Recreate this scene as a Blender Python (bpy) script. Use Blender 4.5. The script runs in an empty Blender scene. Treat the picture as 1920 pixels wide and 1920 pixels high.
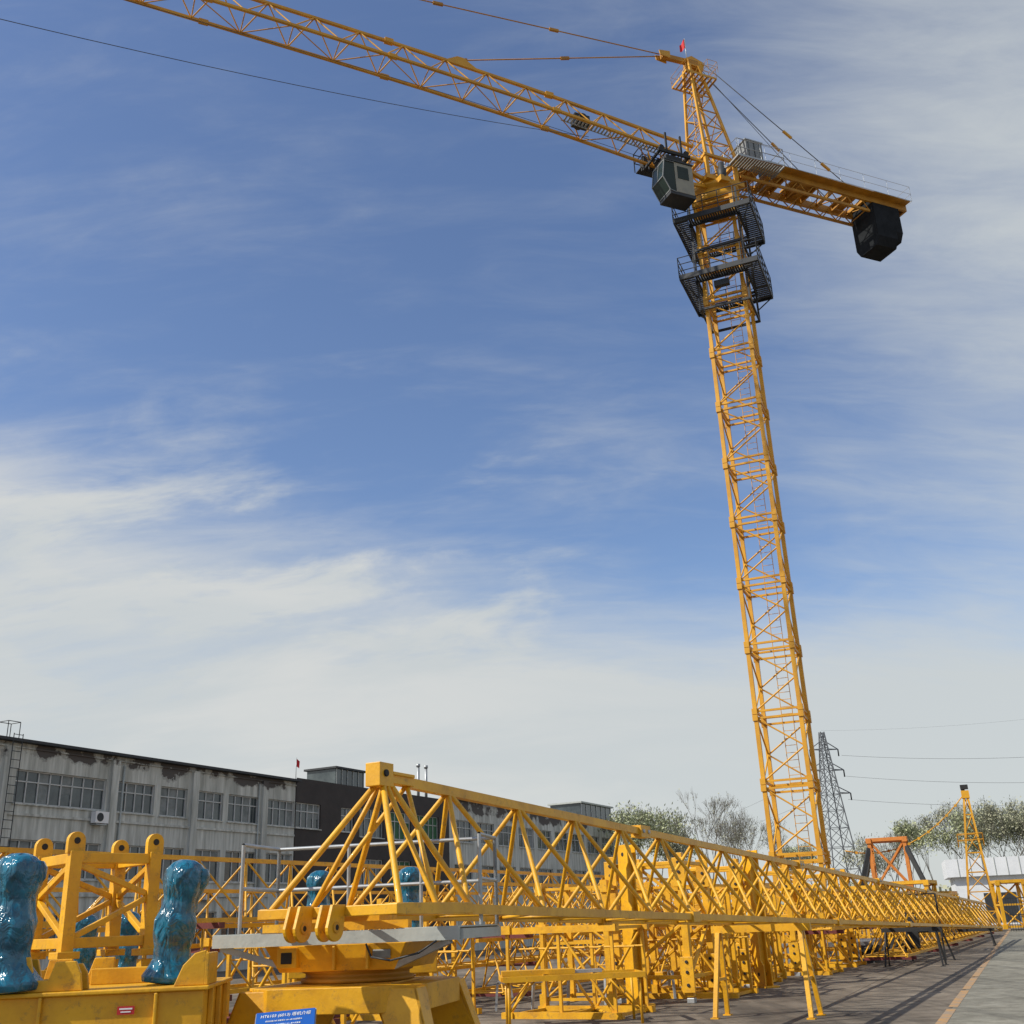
import bpy, math, random
from mathutils import Vector, Matrix
random.seed(7)
rad=math.radians
V=Vector
Z=V((0,0,1))
COL=bpy.context.scene.collection

# ------------------------------------------------------------------ materials
MATS={}
def nodes_of(name):
    m=bpy.data.materials.new(name); m.use_nodes=True
    nt=m.node_tree; b=nt.nodes['Principled BSDF']
    MATS[name]=m
    return m,nt,b
def mat(name,c1,c2=None,rough=0.5,metal=0.0,scale=3.0,bump=0.0,bscale=40.0,coat=0.0,spec=0.5,lo=0.4,hi=0.65,detail=6,grime=0.0):
    m,nt,b=nodes_of(name)
    N=nt.nodes; L=nt.links
    tc=N.new('ShaderNodeTexCoord')
    if c2 is None: c2=tuple(x*0.8 for x in c1)
    no=N.new('ShaderNodeTexNoise'); no.inputs['Scale'].default_value=scale; no.inputs['Detail'].default_value=detail; no.inputs['Roughness'].default_value=.65
    L.new(tc.outputs['Object'],no.inputs['Vector'])
    r=N.new('ShaderNodeValToRGB'); r.color_ramp.elements[0].position=lo; r.color_ramp.elements[1].position=hi
    r.color_ramp.elements[0].color=(*c1,1); r.color_ramp.elements[1].color=(*c2,1)
    L.new(no.outputs['Fac'],r.inputs['Fac']); out=r.outputs['Color']
    if grime>0:
        g=N.new('ShaderNodeTexNoise'); g.inputs['Scale'].default_value=9; g.inputs['Detail'].default_value=10; g.inputs['Roughness'].default_value=.8
        L.new(tc.outputs['Object'],g.inputs['Vector'])
        gr=N.new('ShaderNodeValToRGB'); gr.color_ramp.elements[0].position=.54; gr.color_ramp.elements[1].position=.70
        gr.color_ramp.elements[0].color=(0,0,0,1); gr.color_ramp.elements[1].color=(grime,grime,grime,1); L.new(g.outputs['Fac'],gr.inputs[0])
        mx=N.new('ShaderNodeMix'); mx.data_type='RGBA'; L.new(gr.outputs[0],mx.inputs[0]); L.new(out,mx.inputs[6]); mx.inputs[7].default_value=(.16,.10,.05,1); out=mx.outputs[2]
        rr=N.new('ShaderNodeMapRange'); rr.inputs[3].default_value=rough-.1; rr.inputs[4].default_value=rough+.25; L.new(g.outputs['Fac'],rr.inputs[0]); L.new(rr.outputs[0],b.inputs['Roughness'])
    else: b.inputs['Roughness'].default_value=rough
    L.new(out,b.inputs['Base Color'])
    b.inputs['Metallic'].default_value=metal
    b.inputs['Coat Weight'].default_value=coat; b.inputs['Specular IOR Level'].default_value=spec
    if bump>0:
        n2=N.new('ShaderNodeTexNoise'); n2.inputs['Scale'].default_value=bscale; n2.inputs['Detail'].default_value=4
        L.new(tc.outputs['Object'],n2.inputs['Vector'])
        bp=N.new('ShaderNodeBump'); bp.inputs['Strength'].default_value=bump; bp.inputs['Distance'].default_value=.02
        L.new(n2.outputs['Fac'],bp.inputs['Height']); L.new(bp.outputs['Normal'],b.inputs['Normal'])
    return m
YEL=mat('yellow_paint',(.76,.395,.008),(.59,.285,.008),rough=.42,scale=2.5,bump=.12,bscale=25,coat=.1,grime=.75)
YELC=mat('crane_yellow_paint',(.67,.335,.016),(.50,.235,.013),rough=.5,scale=.8)
YELD=mat('shade_toned_yellow_paint',(.50,.235,.015),(.36,.16,.012),rough=.6,scale=1.2)  # darker copy of the crane yellow; the counter-jib's shade is in the colour
ORA=mat('orange_paint',(.62,.22,.04),(.5,.17,.03),rough=.6)
DARK=mat('charcoal_steel',(.02,.023,.027),(.03,.033,.036),rough=.6)
BLACK=mat('black_steel',(.012,.012,.013),(.02,.02,.02),rough=.7)
CONW=mat('dark_counterweight_concrete',(.012,.014,.016),(.02,.022,.025),rough=.95,spec=.2,scale=2)
GALV=mat('galvanised_steel',(.42,.44,.45),(.32,.34,.35),rough=.45,metal=.5,scale=6)
GREY=mat('pale_grey_paint',(.42,.44,.41),(.34,.36,.34),rough=.5,scale=4,bump=.2,bscale=15)
GRAT=mat('steel_grating',(.25,.26,.26),(.18,.19,.19),rough=.6,metal=.4,scale=8)
BEIGE=mat('beige_cab_panel',(.30,.28,.21),(.24,.225,.18),rough=.5)
GLASSG=mat('green_tinted_glass',(.018,.032,.027),(.012,.022,.018),rough=.25,spec=.25,scale=1)
WGLASS=mat('window_glass',(.03,.04,.045),(.10,.12,.12),rough=.12,spec=.8,scale=.9,lo=.35,hi=.7)
WFRAME=mat('white_window_frame',(.55,.56,.55),(.45,.46,.45),rough=.5)
RED=mat('red_paint',(.45,.03,.03),(.35,.025,.02),rough=.5)
MAROON=mat('maroon_steel',(.16,.03,.025),(.1,.02,.02),rough=.6)
FLAG=mat('red_flag_cloth',(.6,.02,.03),(.5,.02,.02),rough=.8)
BLUES=mat('blue_sign_face',(.01,.10,.42),(.01,.09,.38),rough=.35)
WHITE=mat('white_paint',(.8,.8,.8),(.75,.75,.75),rough=.6)
SHEDW=mat('white_shed_panel',(.70,.72,.74),(.62,.64,.66),rough=.6,scale=1)
BROWN=mat('dark_brown_cladding',(.028,.021,.019),(.042,.032,.029),rough=.7,scale=1)
GREEN=mat('green_sheet',(.02,.12,.04),(.015,.08,.03),rough=.6)
ROPE=mat('steel_rope',(.05,.05,.055),(.08,.08,.08),rough=.6)
BARK=mat('bark',(.17,.155,.13),(.12,.11,.095),rough=.9)
LEAF=mat('spring_willow_leaf',(.42,.45,.25),(.30,.32,.18),rough=.8,scale=.6,lo=.35,hi=.65)  # lifted and paled, so distance haze is put into the leaf colour
LEAF2=mat('grey_green_leaf',(.37,.37,.25),(.27,.27,.18),rough=.8,scale=.6,lo=.35,hi=.65)  # distance haze is mixed into this leaf colour too
REDSIGN=mat('red_label',(.5,.02,.02),rough=.5)
PS=mat('pylon_steel',(.17,.18,.19),(.12,.13,.14),rough=.7)
# facade
def facade():
    m,nt,b=nodes_of('weathered_white_facade'); N=nt.nodes; L=nt.links
    tc=N.new('ShaderNodeTexCoord'); sp=N.new('ShaderNodeSeparateXYZ'); L.new(tc.outputs['Object'],sp.inputs[0])
    n1=N.new('ShaderNodeTexNoise'); n1.inputs['Scale'].default_value=.55; n1.inputs['Detail'].default_value=9; n1.inputs['Roughness'].default_value=.6
    L.new(tc.outputs['Object'],n1.inputs['Vector'])
    mp=N.new('ShaderNodeMapping'); mp.inputs['Scale'].default_value=(2.2,2.2,.2); L.new(tc.outputs['Object'],mp.inputs[0])
    n2=N.new('ShaderNodeTexNoise'); n2.inputs['Scale'].default_value=1.5; n2.inputs['Detail'].default_value=9; n2.inputs['Roughness'].default_value=.65; L.new(mp.outputs[0],n2.inputs['Vector'])
    r2=N.new('ShaderNodeValToRGB'); r2.color_ramp.elements[0].position=.36; r2.color_ramp.elements[1].position=.64
    r2.color_ramp.elements[0].color=(.33,.34,.31,1); r2.color_ramp.elements[1].color=(.64,.65,.61,1)
    L.new(n2.outputs['Fac'],r2.inputs[0])
    mr=N.new('ShaderNodeMapRange'); mr.inputs['From Min'].default_value=8.3; mr.inputs['From Max'].default_value=9.3; mr.inputs['To Min'].default_value=-.22; mr.inputs['To Max'].default_value=.08
    L.new(sp.outputs['Z'],mr.inputs['Value'])
    ad=N.new('ShaderNodeMath'); ad.operation='ADD'; L.new(n1.outputs['Fac'],ad.inputs[0]); L.new(mr.outputs[0],ad.inputs[1])
    rg=N.new('ShaderNodeValToRGB'); cr=rg.color_ramp; cr.interpolation='CONSTANT'
    cr.elements[0].position=0; cr.elements[0].color=(0,0,0,1); cr.elements[1].position=.60; cr.elements[1].color=(1,1,1,1)
    e=cr.elements.new(.565); e.color=(.35,.35,.35,1)
    L.new(ad.outputs[0],rg.inputs[0])
    mx=N.new('ShaderNodeMix'); mx.data_type='RGBA'; L.new(rg.outputs[0],mx.inputs[0]); L.new(r2.outputs[0],mx.inputs[6]); mx.inputs[7].default_value=(.10,.09,.085,1)
    L.new(mx.outputs[2],b.inputs['Base Color']); b.inputs['Roughness'].default_value=.9
    return m
FAC=facade()
def ground_mat(name,ca,cb,joint,slab,streak):
    m,nt,b=nodes_of(name); N=nt.nodes; L=nt.links
    tc=N.new('ShaderNodeTexCoord')
    n1=N.new('ShaderNodeTexNoise'); n1.inputs['Scale'].default_value=.3; n1.inputs['Detail'].default_value=10; n1.inputs['Roughness'].default_value=.68
    L.new(tc.outputs['Object'],n1.inputs['Vector'])
    r=N.new('ShaderNodeValToRGB'); r.color_ramp.elements[0].position=.36; r.color_ramp.elements[1].position=.64
    r.color_ramp.elements[0].color=(*ca,1); r.color_ramp.elements[1].color=(*cb,1); L.new(n1.outputs[0],r.inputs[0])
    mp=N.new('ShaderNodeMapping'); mp.inputs['Rotation'].default_value=(0,0,rad(24)); L.new(tc.outputs['Object'],mp.inputs[0])
    br=N.new('ShaderNodeTexBrick'); br.offset=0; br.inputs['Scale'].default_value=1; br.inputs['Brick Width'].default_value=slab; br.inputs['Row Height'].default_value=slab
    br.inputs['Mortar Size'].default_value=.018; br.inputs['Color1'].default_value=(1,1,1,1); br.inputs['Color2'].default_value=(.84,.84,.84,1); br.inputs['Mortar'].default_value=(*joint,1)
    L.new(mp.outputs[0],br.inputs['Vector'])
    def mul(a,c):
        mx=N.new('ShaderNodeMix'); mx.data_type='RGBA'; mx.blend_type='MULTIPLY'; mx.inputs[0].default_value=1
        L.new(a,mx.inputs[6]); L.new(c,mx.inputs[7]); return mx.outputs[2]
    out=mul(r.outputs[0],br.outputs[0])
    n3=N.new('ShaderNodeTexNoise'); n3.inputs['Scale'].default_value=2.2; n3.inputs['Detail'].default_value=8; n3.inputs['Roughness'].default_value=.75; L.new(tc.outputs['Object'],n3.inputs['Vector'])
    r3=N.new('ShaderNodeValToRGB'); r3.color_ramp.elements[0].position=.38; r3.color_ramp.elements[1].position=.6
    r3.color_ramp.elements[0].color=(.58,.56,.53,1); r3.color_ramp.elements[1].color=(1.05,1.05,1.05,1); L.new(n3.outputs[0],r3.inputs[0])
    out=mul(out,r3.outputs[0])
    mq=N.new('ShaderNodeMapping'); mq.inputs['Rotation'].default_value=(0,0,rad(24)); mq.inputs['Scale'].default_value=(1.6,.05,1); L.new(tc.outputs['Object'],mq.inputs[0])
    n4=N.new('ShaderNodeTexNoise'); n4.inputs['Scale'].default_value=1; n4.inputs['Detail'].default_value=5; n4.inputs['Roughness'].default_value=.6; L.new(mq.outputs[0],n4.inputs['Vector'])
    r4=N.new('ShaderNodeValToRGB'); r4.color_ramp.elements[0].position=.40; r4.color_ramp.elements[1].position=.52
    r4.color_ramp.elements[0].color=(streak,streak,streak,1); r4.color_ramp.elements[1].color=(1,1,1,1); L.new(n4.outputs[0],r4.inputs[0])
    out=mul(out,r4.outputs[0])
    L.new(out,b.inputs['Base Color']); b.inputs['Roughness'].default_value=.88
    bp=N.new('ShaderNodeBump'); bp.inputs['Strength'].default_value=.4; bp.inputs['Distance'].default_value=.03; L.new(n3.outputs[0],bp.inputs['Height']); L.new(bp.outputs[0],b.inputs['Normal'])
    return m
GND=ground_mat('brown_concrete_ground',(.125,.098,.070),(.255,.212,.160),(.4,.38,.35),4.0,.56)
ROADM=ground_mat('grey_green_concrete',(.19,.18,.14),(.30,.285,.23),(.5,.5,.45),5.0,.68)
LINEM=mat('worn_orange_line',(.42,.23,.08),(.27,.21,.15),rough=.85,scale=3.5,lo=.42,hi=.58,detail=10)
# blue film
def film():
    m,nt,b=nodes_of('blue_plastic_film'); N=nt.nodes; L=nt.links
    tc=N.new('ShaderNodeTexCoord')
    n=N.new('ShaderNodeTexNoise'); n.inputs['Scale'].default_value=5; n.inputs['Detail'].default_value=3; n.inputs['Distortion'].default_value=1; L.new(tc.outputs['Object'],n.inputs['Vector'])
    r=N.new('ShaderNodeValToRGB'); r.color_ramp.elements[0].position=.35; r.color_ramp.elements[1].position=.68
    r.color_ramp.elements[0].color=(.0,.045,.085,1); r.color_ramp.elements[1].color=(.01,.17,.27,1); L.new(n.outputs[0],r.inputs[0]); L.new(r.outputs[0],b.inputs['Base Color'])
    mp=N.new('ShaderNodeMapping'); mp.inputs['Scale'].default_value=(1,1,.5); mp.inputs['Rotation'].default_value=(.6,.4,0); L.new(tc.outputs['Object'],mp.inputs[0])
    # warp, then cell facets give the flat folds and sharp creases of stretched film
    nw=N.new('ShaderNodeTexNoise'); nw.inputs['Scale'].default_value=4; nw.inputs['Detail'].default_value=2; L.new(mp.outputs[0],nw.inputs['Vector'])
    vm=N.new('ShaderNodeVectorMath'); vm.operation='MULTIPLY_ADD'; vm.inputs[1].default_value=(.35,.35,.35); L.new(nw.outputs['Color'],vm.inputs[0]); L.new(mp.outputs[0],vm.inputs[2])
    v=N.new('ShaderNodeTexVoronoi'); v.feature='SMOOTH_F1'; v.inputs['Smoothness'].default_value=.15; v.inputs['Scale'].default_value=8; L.new(vm.outputs[0],v.inputs['Vector'])
    n2=N.new('ShaderNodeTexNoise'); n2.inputs['Scale'].default_value=10; n2.inputs['Detail'].default_value=2; n2.inputs['Distortion'].default_value=1.8; L.new(mp.outputs[0],n2.inputs['Vector'])
    ad=N.new('ShaderNodeMath'); ad.operation='MULTIPLY_ADD'; ad.inputs[1].default_value=.8; L.new(n2.outputs[0],ad.inputs[0]); L.new(v.outputs['Distance'],ad.inputs[2])
    bp=N.new('ShaderNodeBump'); bp.inputs['Strength'].default_value=.85; bp.inputs['Distance'].default_value=.05; L.new(ad.outputs[0],bp.inputs['Height']); L.new(bp.outputs[0],b.inputs['Normal'])
    b.inputs['Roughness'].default_value=.17; b.inputs['Coat Weight'].default_value=.5; b.inputs['Coat Roughness'].default_value=.06
    return m
FILM=film()

# ------------------------------------------------------------------ mesh builder
class MB:
    def __init__(s,M=None): s.v=[];s.f=[];s.mi=[];s.sm=[];s.mats=[];s.M=M or Matrix.Identity(4)
    def m(s,mt):
        if mt not in s.mats: s.mats.append(mt)
        return s.mats.index(mt)
    def add(s,pts,faces,mt,smooth=None):
        o=len(s.v); s.v+= [s.M@V(p) for p in pts]; k=s.m(mt)
        for i,f in enumerate(faces):
            s.f.append([o+a for a in f]); s.mi.append(k); s.sm.append(bool(smooth[i]) if smooth else False)
    def frame(s,p,q):
        p=V(p);q=V(q); d=(q-p).normalized()
        up=Z if abs(d.z)<.97 else V((1,0,0))
        side=d.cross(up).normalized(); u=side.cross(d).normalized()
        return p,q,side,u
    def beam(s,p,q,w,h=None,mt=None):
        h=h or w; p,q,a,b=s.frame(p,q); a=a*w/2;b=b*h/2
        pts=[p-a-b,p+a-b,p+a+b,p-a+b,q-a-b,q+a-b,q+a+b,q-a+b]
        s.add(pts,[(0,3,2,1),(4,5,6,7),(0,1,5,4),(1,2,6,5),(2,3,7,6),(3,0,4,7)],mt or YEL)
    def tube(s,p,q,r,r2=None,mt=None,n=8,caps=True):
        r2=r if r2 is None else r2; p,q,a,b=s.frame(p,q); pts=[];fs=[];sm=[]
        for c,rr in((p,r),(q,r2)):
            for i in range(n):
                t=2*math.pi*i/n; pts.append(c+a*math.cos(t)*rr+b*math.sin(t)*rr)
        for i in range(n):
            j=(i+1)%n; fs.append((i,j,n+j,n+i)); sm.append(1)
        if caps: fs.append(tuple(range(n-1,-1,-1))); fs.append(tuple(range(n,2*n))); sm+=[0,0]
        s.add(pts,fs,mt or YEL,sm)
    def box(s,c,sz,rz=0,mt=None,top=1.0):
        c=V(c);x,y,z=[k/2 for k in sz]; R=Matrix.Rotation(rz,3,'Z')
        pts=[c+R@V((a*x*(top if k>0 else 1),b*y*(top if k>0 else 1),k*z)) for k in(-1,1) for a,b in((-1,-1),(1,-1),(1,1),(-1,1))]
        s.add(pts,[(3,2,1,0),(4,5,6,7),(0,1,5,4),(1,2,6,5),(2,3,7,6),(3,0,4,7)],mt or YEL)
    def prism(s,poly,ext,mt=None):
        n=len(poly); poly=[V(p) for p in poly]; e=V(ext)
        pts=poly+[p+e for p in poly]
        s.add(pts,[tuple(range(n-1,-1,-1)),tuple(range(n,2*n))]+[(i,(i+1)%n,n+(i+1)%n,n+i) for i in range(n)],mt or YEL)
    def lathe(s,prof,c,n=24,mt=None,wob=0,seed=0):
        c=V(c);pts=[];fs=[];rnd=random.Random(seed)
        ph=[rnd.uniform(0,6.28) for _ in range(6)]
        for k,(r,z) in enumerate(prof):
            for i in range(n):
                t=2*math.pi*i/n
                w=1+wob*(math.sin(3*t+ph[0]+z*5)+.7*math.sin(5*t+ph[1]-z*9)+.6*math.sin(8*t+ph[2]+z*14))
                pts.append(c+V((math.cos(t)*r*w+wob*.25*math.sin(z*8+ph[3]),math.sin(t)*r*w+wob*.25*math.sin(z*6+ph[4]),z)))
        for k in range(len(prof)-1):
            for i in range(n):
                j=(i+1)%n; fs.append((k*n+i,k*n+j,(k+1)*n+j,(k+1)*n+i))
        m=len(prof)-1
        fs.append(tuple(range(n-1,-1,-1))); fs.append(tuple(m*n+i for i in range(n)))
        s.add(pts,fs,mt or YEL,[1]*(len(fs)-2)+[0,0])
    def obj(s,name,parent=None,bevel=0,label=None):
        me=bpy.data.meshes.new(name); me.from_pydata([tuple(p) for p in s.v],[],s.f); 
        for mt in s.mats: me.materials.append(mt)
        me.polygons.foreach_set('material_index',s.mi); me.polygons.foreach_set('use_smooth',s.sm); me.update()
        o=bpy.data.objects.new(name,me); COL.objects.link(o)
        if parent: o.parent=parent
        if bevel:
            b=o.modifiers.new('bevel','BEVEL'); b.width=bevel; b.segments=2; b.limit_method='ANGLE'; b.angle_limit=rad(40)
        if label: o['label']=label
        return o
def tag(o,label,cat,group=None):
    o['label']=label;o['category']=cat
    if group:o['group']=group
    return o
def thing(name,label,cat,loc=(0,0,0),rz=0,group=None):
    e=bpy.data.objects.new(name,None); e.empty_display_size=.3; COL.objects.link(e); e.location=loc; e.rotation_euler=(0,0,rz)
    return tag(e,label,cat,group)
def copy_tree(o,loc=None,rot=None,label=None,parent=None):
    c=o.copy(); COL.objects.link(c)
    if parent: c.parent=parent
    if loc is not None: c.location=loc
    if rot is not None: c.rotation_euler=rot
    if label: c['label']=label
    for ch in o.children: copy_tree(ch,parent=c)
    return c
def az(a): return V((math.sin(rad(a)),math.cos(rad(a)),0))
def rzaz(a): return rad(90-a)      # local +X points along azimuth a
def polar(a,r,z=0): return V((math.sin(rad(a))*r,math.cos(rad(a))*r,z))
def tolocal(p,loc,rz): return Matrix.Rotation(-rz,3,'Z')@(V(p)-V(loc))

# ------------------------------------------------------------------ setting
def sheet(name,pts,z,mt):
    me=bpy.data.meshes.new(name); me.from_pydata([(x,y,z) for x,y in pts],[],[tuple(range(len(pts)))]); me.materials.append(mt); me.update()
    o=bpy.data.objects.new(name,me); COL.objects.link(o); o['kind']='structure'; return o
sheet('ground',[(-1500,-1500),(1500,-1500),(1500,1500),(-1500,1500)],0,GND)
d=az(23.7); n=V((d.y,-d.x,0)); A=V((6.3,18.3,0))
a0=A-d*30; a1=A+d*120
sheet('road',[tuple(p.xy) for p in (a0,a0+n*14,a1+n*14,a1)],.004,ROADM)
mb=MB()
t=-20
while t<110:
    p=A+d*t; q=A+d*(t+4.2); w=n*.08
    mb.add([p-w,p+w,q+w,q-w],[(0,1,2,3)],LINEM); t+=4.6
o=mb.obj('road_marking'); o.location.z=.008; o['kind']='structure'

# ------------------------------------------------------------------ lattice helpers
def tri_truss(mb,x0,x1,w,h,panel,zf,mt,ch=.10,br=.028,bot=.09):
    n=max(1,round((x1-x0)/panel)); dx=(x1-x0)/n
    P=lambda x,s,t:V((x,s,zf(x)+t))
    for i in range(n):
        xa=x0+i*dx; xm=xa+dx/2; xb=xa+dx
        mb.beam(P(xa,0,h),P(xb,0,h),ch,ch,mt)
        for s in(-w/2,w/2):
            mb.beam(P(xa,s,0),P(xb,s,0),bot,bot,mt)
            mb.tube(P(xa,s,0),P(xm,0,h),br,mt=mt,n=6,caps=False); mb.tube(P(xm,0,h),P(xb,s,0),br,mt=mt,n=6,caps=False)
        mb.tube(P(xa,-w/2,0),P(xa,w/2,0),br*.8,mt=mt,n=6,caps=False)
        sg=1 if i%2 else -1
        mb.tube(P(xa,-w/2*sg,0),P(xb,w/2*sg,0),br*.8,mt=mt,n=6,caps=False)
    mb.tube(P(x1,-w/2,0),P(x1,w/2,0),br,mt=mt,n=6)
def mast_geo(mb,w,z0,h,mt,leg=.16,br=.035,conn=True,mid=True,cm=1.45,hb=2,ch=.30):
    a=w/2; cs=[(-a,-a),(a,-a),(a,a),(-a,a)]
    for x,y in cs:
        mb.beam((x,y,z0),(x,y,z0+h),leg,leg,mt)
        if conn:
            for zz in(z0+ch/2+.01,z0+h-ch/2-.01): mb.box((x+math.copysign(.02,x),y+math.copysign(.02,y),zz),(leg*cm,leg*cm,ch),mt=mt)
    for i in range(4):
        p=cs[i];q=cs[(i+1)%4]
        lev=[z0+.14,z0+h-.14]+([z0+h/2] if mid else [])
        for zz in lev: mb.beam((*p,zz),(*q,zz),br*hb,br*hb,mt)
        A_,B_=(p,q) if i%2==0 else (q,p)
        mb.tube((*A_,z0+.14),(*B_,z0+h/2),br,mt=mt,n=6,caps=False); mb.tube((*B_,z0+h/2),(*A_,z0+h-.14),br,mt=mt,n=6,caps=False)
def ladder_geo(mb,x,y,z0,h,mt,w=.42,r=.016,step=.3,ax=(1,0)):
    ax=V((ax[0],ax[1],0)); c=V((x,y,0))
    for s in(-w/2,w/2): mb.tube(c+ax*s+Z*z0,c+ax*s+Z*(z0+h),r*1.3,mt=mt,n=5,caps=False)
    k=z0+.15
    while k<z0+h: mb.tube(c-ax*w/2+Z*k,c+ax*w/2+Z*k,r,mt=mt,n=5,caps=False); k+=step
def rail(mb,pts,h,mt,r=.02,closed=False,mids=1,post=1.2,toe=0):
    P=[V(p) for p in pts]; 
    if closed:P.append(P[0])
    for a,b in zip(P[:-1],P[1:]):
        n=max(1,round((b-a).length/post))
        for i in range(n+1):
            c=a.lerp(b,i/n); mb.tube(c,c+Z*h,r,mt=mt,n=5,caps=False)
        for k in range(1,mids+2): mb.tube(a+Z*h*k/(mids+1),b+Z*h*k/(mids+1),r,mt=mt,n=5,caps=False)
        if toe: mb.beam(a+Z*toe/2,b+Z*toe/2,.015,toe,mt)

# ------------------------------------------------------------------ erected tower crane
CB=V((10.8,44.3,0))
crane=thing('tower_crane','tall yellow hammerhead tower crane erected above the storage yard','crane',CB)
mb=MB(Matrix.Rotation(rzaz(20),4,'Z'))
mb.box((0,0,.3),(5,5,.6),mt=GRAT)
for x in(-.9,.9):
    for y in(-.9,.9): mb.box((x,y,.73),(.4,.4,.26),mt=YELC)
mb.obj('foundation',crane)
MROT=Matrix.Rotation(rad(-13.7-9),4,'Z')
W=1.8; SH=2.8
base=None
for k in range(12):
    if base is None:
        mb=MB(MROT); mast_geo(mb,W,0,SH,YELC,leg=.165,br=.036,mid=False,cm=1.3,hb=2.3,ch=.24); base=mb.obj('mast_section',crane); base.location=(0,0,.86)
        mb=MB(MROT); ladder_geo(mb,.15,.45,0,SH,YELC,r=.012,w=.46); 
        l=mb.obj('ladder',base)
    else:
        o=base.copy(); COL.objects.link(o); o.parent=crane; o.location=(0,0,.86+SH*k)
        l2=l.copy(); COL.objects.link(l2); l2.parent=o
# climbing frame
mb=MB(MROT); cw=1.16
for x in(-cw,cw):
    for y in(-cw,cw): mb.beam((x,y,28.3),(x,y,34.6),.09,.09,DARK)
for zz in(28.35,30.0,31.6,33.2):
    for a,b in(((-cw,-cw),(cw,-cw)),((cw,-cw),(cw,cw)),((cw,cw),(-cw,cw)),((-cw,cw),(-cw,-cw))):
        mb.beam((*a,zz),(*b,zz),.09,.11,DARK)
for zz in(30.0,31.6):
    for a,b in(((-cw,-cw),(-cw,cw)),((cw,-cw),(cw,cw))):
        mb.tube((*a,zz),(*b,zz+1.6),.035,mt=DARK,n=6)
mb.box((0,-cw-.15,29.4),(.7,.25,.3),mt=DARK)
cf=mb.obj('climbing_frame',crane)
for zz in(29.9,33.1):
    mb=MB(MROT); q0=1.18; q1=1.86; c_=(q0+q1)/2
    for sx,sy,lx,ly in((-c_,0,q1-q0,2*q1),(c_,0,q1-q0,2*q1),(0,-c_,2*q0,q1-q0),(0,c_,2*q0,q1-q0)):
        nl=22 if ly>lx else 20
        for i in range(nl):
            if ly>lx: 
                yy=sy-ly/2+ly*(i+.5)/nl; mb.beam((sx-lx/2,yy,zz),(sx+lx/2,yy,zz),.11,.03,DARK)
            else:
                xx=sx-lx/2+lx*(i+.5)/nl; mb.beam((xx,sy-ly/2,zz),(xx,sy+ly/2,zz),.08,.03,DARK)
    for q in(q0+.03,q1-.02):
        for a,b in(((-q,-q),(q,-q)),((q,-q),(q,q)),((q,q),(-q,q)),((-q,q),(-q,-q))): mb.beam((*a,zz-.05),(*b,zz-.05),.06,.12,DARK)
    rail(mb,[(-q1,-q1,zz),(q1,-q1,zz),(q1,q1,zz),(-q1,q1,zz)],1.1,DARK,r=.022,closed=True,toe=.15,mids=2,post=.75)
    for x in(-1,1):
        for y in(-1,1):
            mb.tube((x*1.2,y*1.2,zz-.9),(x*(q1-.05),y*(q1-.05),zz-.05),.035,mt=DARK,n=6)
    mb.obj('work_platform',cf)
# slewing part, local frame of the jib
JA=246.0
JM=Matrix.Rotation(rzaz(JA),4,'Z')
mb=MB(JM)
mb.lathe([(1.0,34.4),(1.15,34.55),(1.15,34.85),(1.0,34.9),(1.0,35.1),(1.2,35.15),(1.2,35.4)],(0,0,0),32,YELC)
mb.box((0,0,35.5),(2.2,2.0,.25),mt=YELC)
for x in(-.85,.85):
    for y in(-.75,.75): mb.beam((x,y,35.5),(x,y,37.0),.18,.18,YELC)
for y in(-.75,.75):
    mb.tube((-.85,y,35.6),(.85,y,36.9),.045,mt=YELC); mb.tube((.85,y,35.6),(-.85,y,36.9),.045,mt=YELC)
mb.box((0,.8,36.95),(2.0,.16,.14),mt=YELC);mb.box((0,-.8,36.95),(2.0,.16,.14),mt=YELC);mb.box((.9,0,36.95),(.16,1.4,.14),mt=YELC);mb.box((-.9,0,36.95),(.16,1.4,.14),mt=YELC)
for s in(-1,1): 
    mb.lathe([(.2,35.2),(.22,35.9),(.15,35.95),(.15,36.3)],(s*.3,s*1.15,0),14,DARK)
    mb.box((s*.3,s*1.1,35.3),(.5,.5,.3),mt=YELC)
mb.obj('slewing_platform',crane)
# tower head
mb=MB(JM)
zb,zt=36.95,43.2
def hp(k,u,s):
    u0=-1.0 if u<0 else .85; u1=.25 if u<0 else .8
    s0=.8; s1=.28
    return V((u0+(u1-u0)*k,s*(s0+(s1-s0)*k),zb+(zt-zb)*k))
for u in(-1,1):
    for s in(-1,1): mb.beam(hp(0,u,s),hp(1,u,s),.12,.12,YELC)
nl=6
for i in range(nl+1):
    k=i/nl
    for a,b in(((-1,-1),(1,-1)),((1,-1),(1,1)),((1,1),(-1,1)),((-1,1),(-1,-1))):
        mb.beam(hp(k,*a),hp(k,*b),.05,.05,YELC)
        if i<nl:
            k2=(i+1)/nl
            if i%2: mb.tube(hp(k,*a),hp(k2,*b),.026,mt=YELC,n=6)
            else: mb.tube(hp(k,*b),hp(k2,*a),.026,mt=YELC,n=6)
mb.box((.5,0,zt+.2),(.6,.5,.4),mt=YELD)
mb.beam((-.1,0,zt+.45),(2.3,0,zt+.25),.22,.26,YELD)
for s in(-.2,.2): mb.prism([(1.9,s,zt+.05),(2.5,s,zt+.1),(2.55,s,zt+.38),(1.9,s,zt+.5)],(0,.05,0),YELC)
mb.prism([(-.3,-.16,zt+.5),(.5,-.16,zt+.75),(1.0,-.16,zt+.4),(-.1,-.16,zt-.1)],(0,.32,0),YELC)
th=mb.obj('tower_head',crane)
mb=MB(JM)
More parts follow.
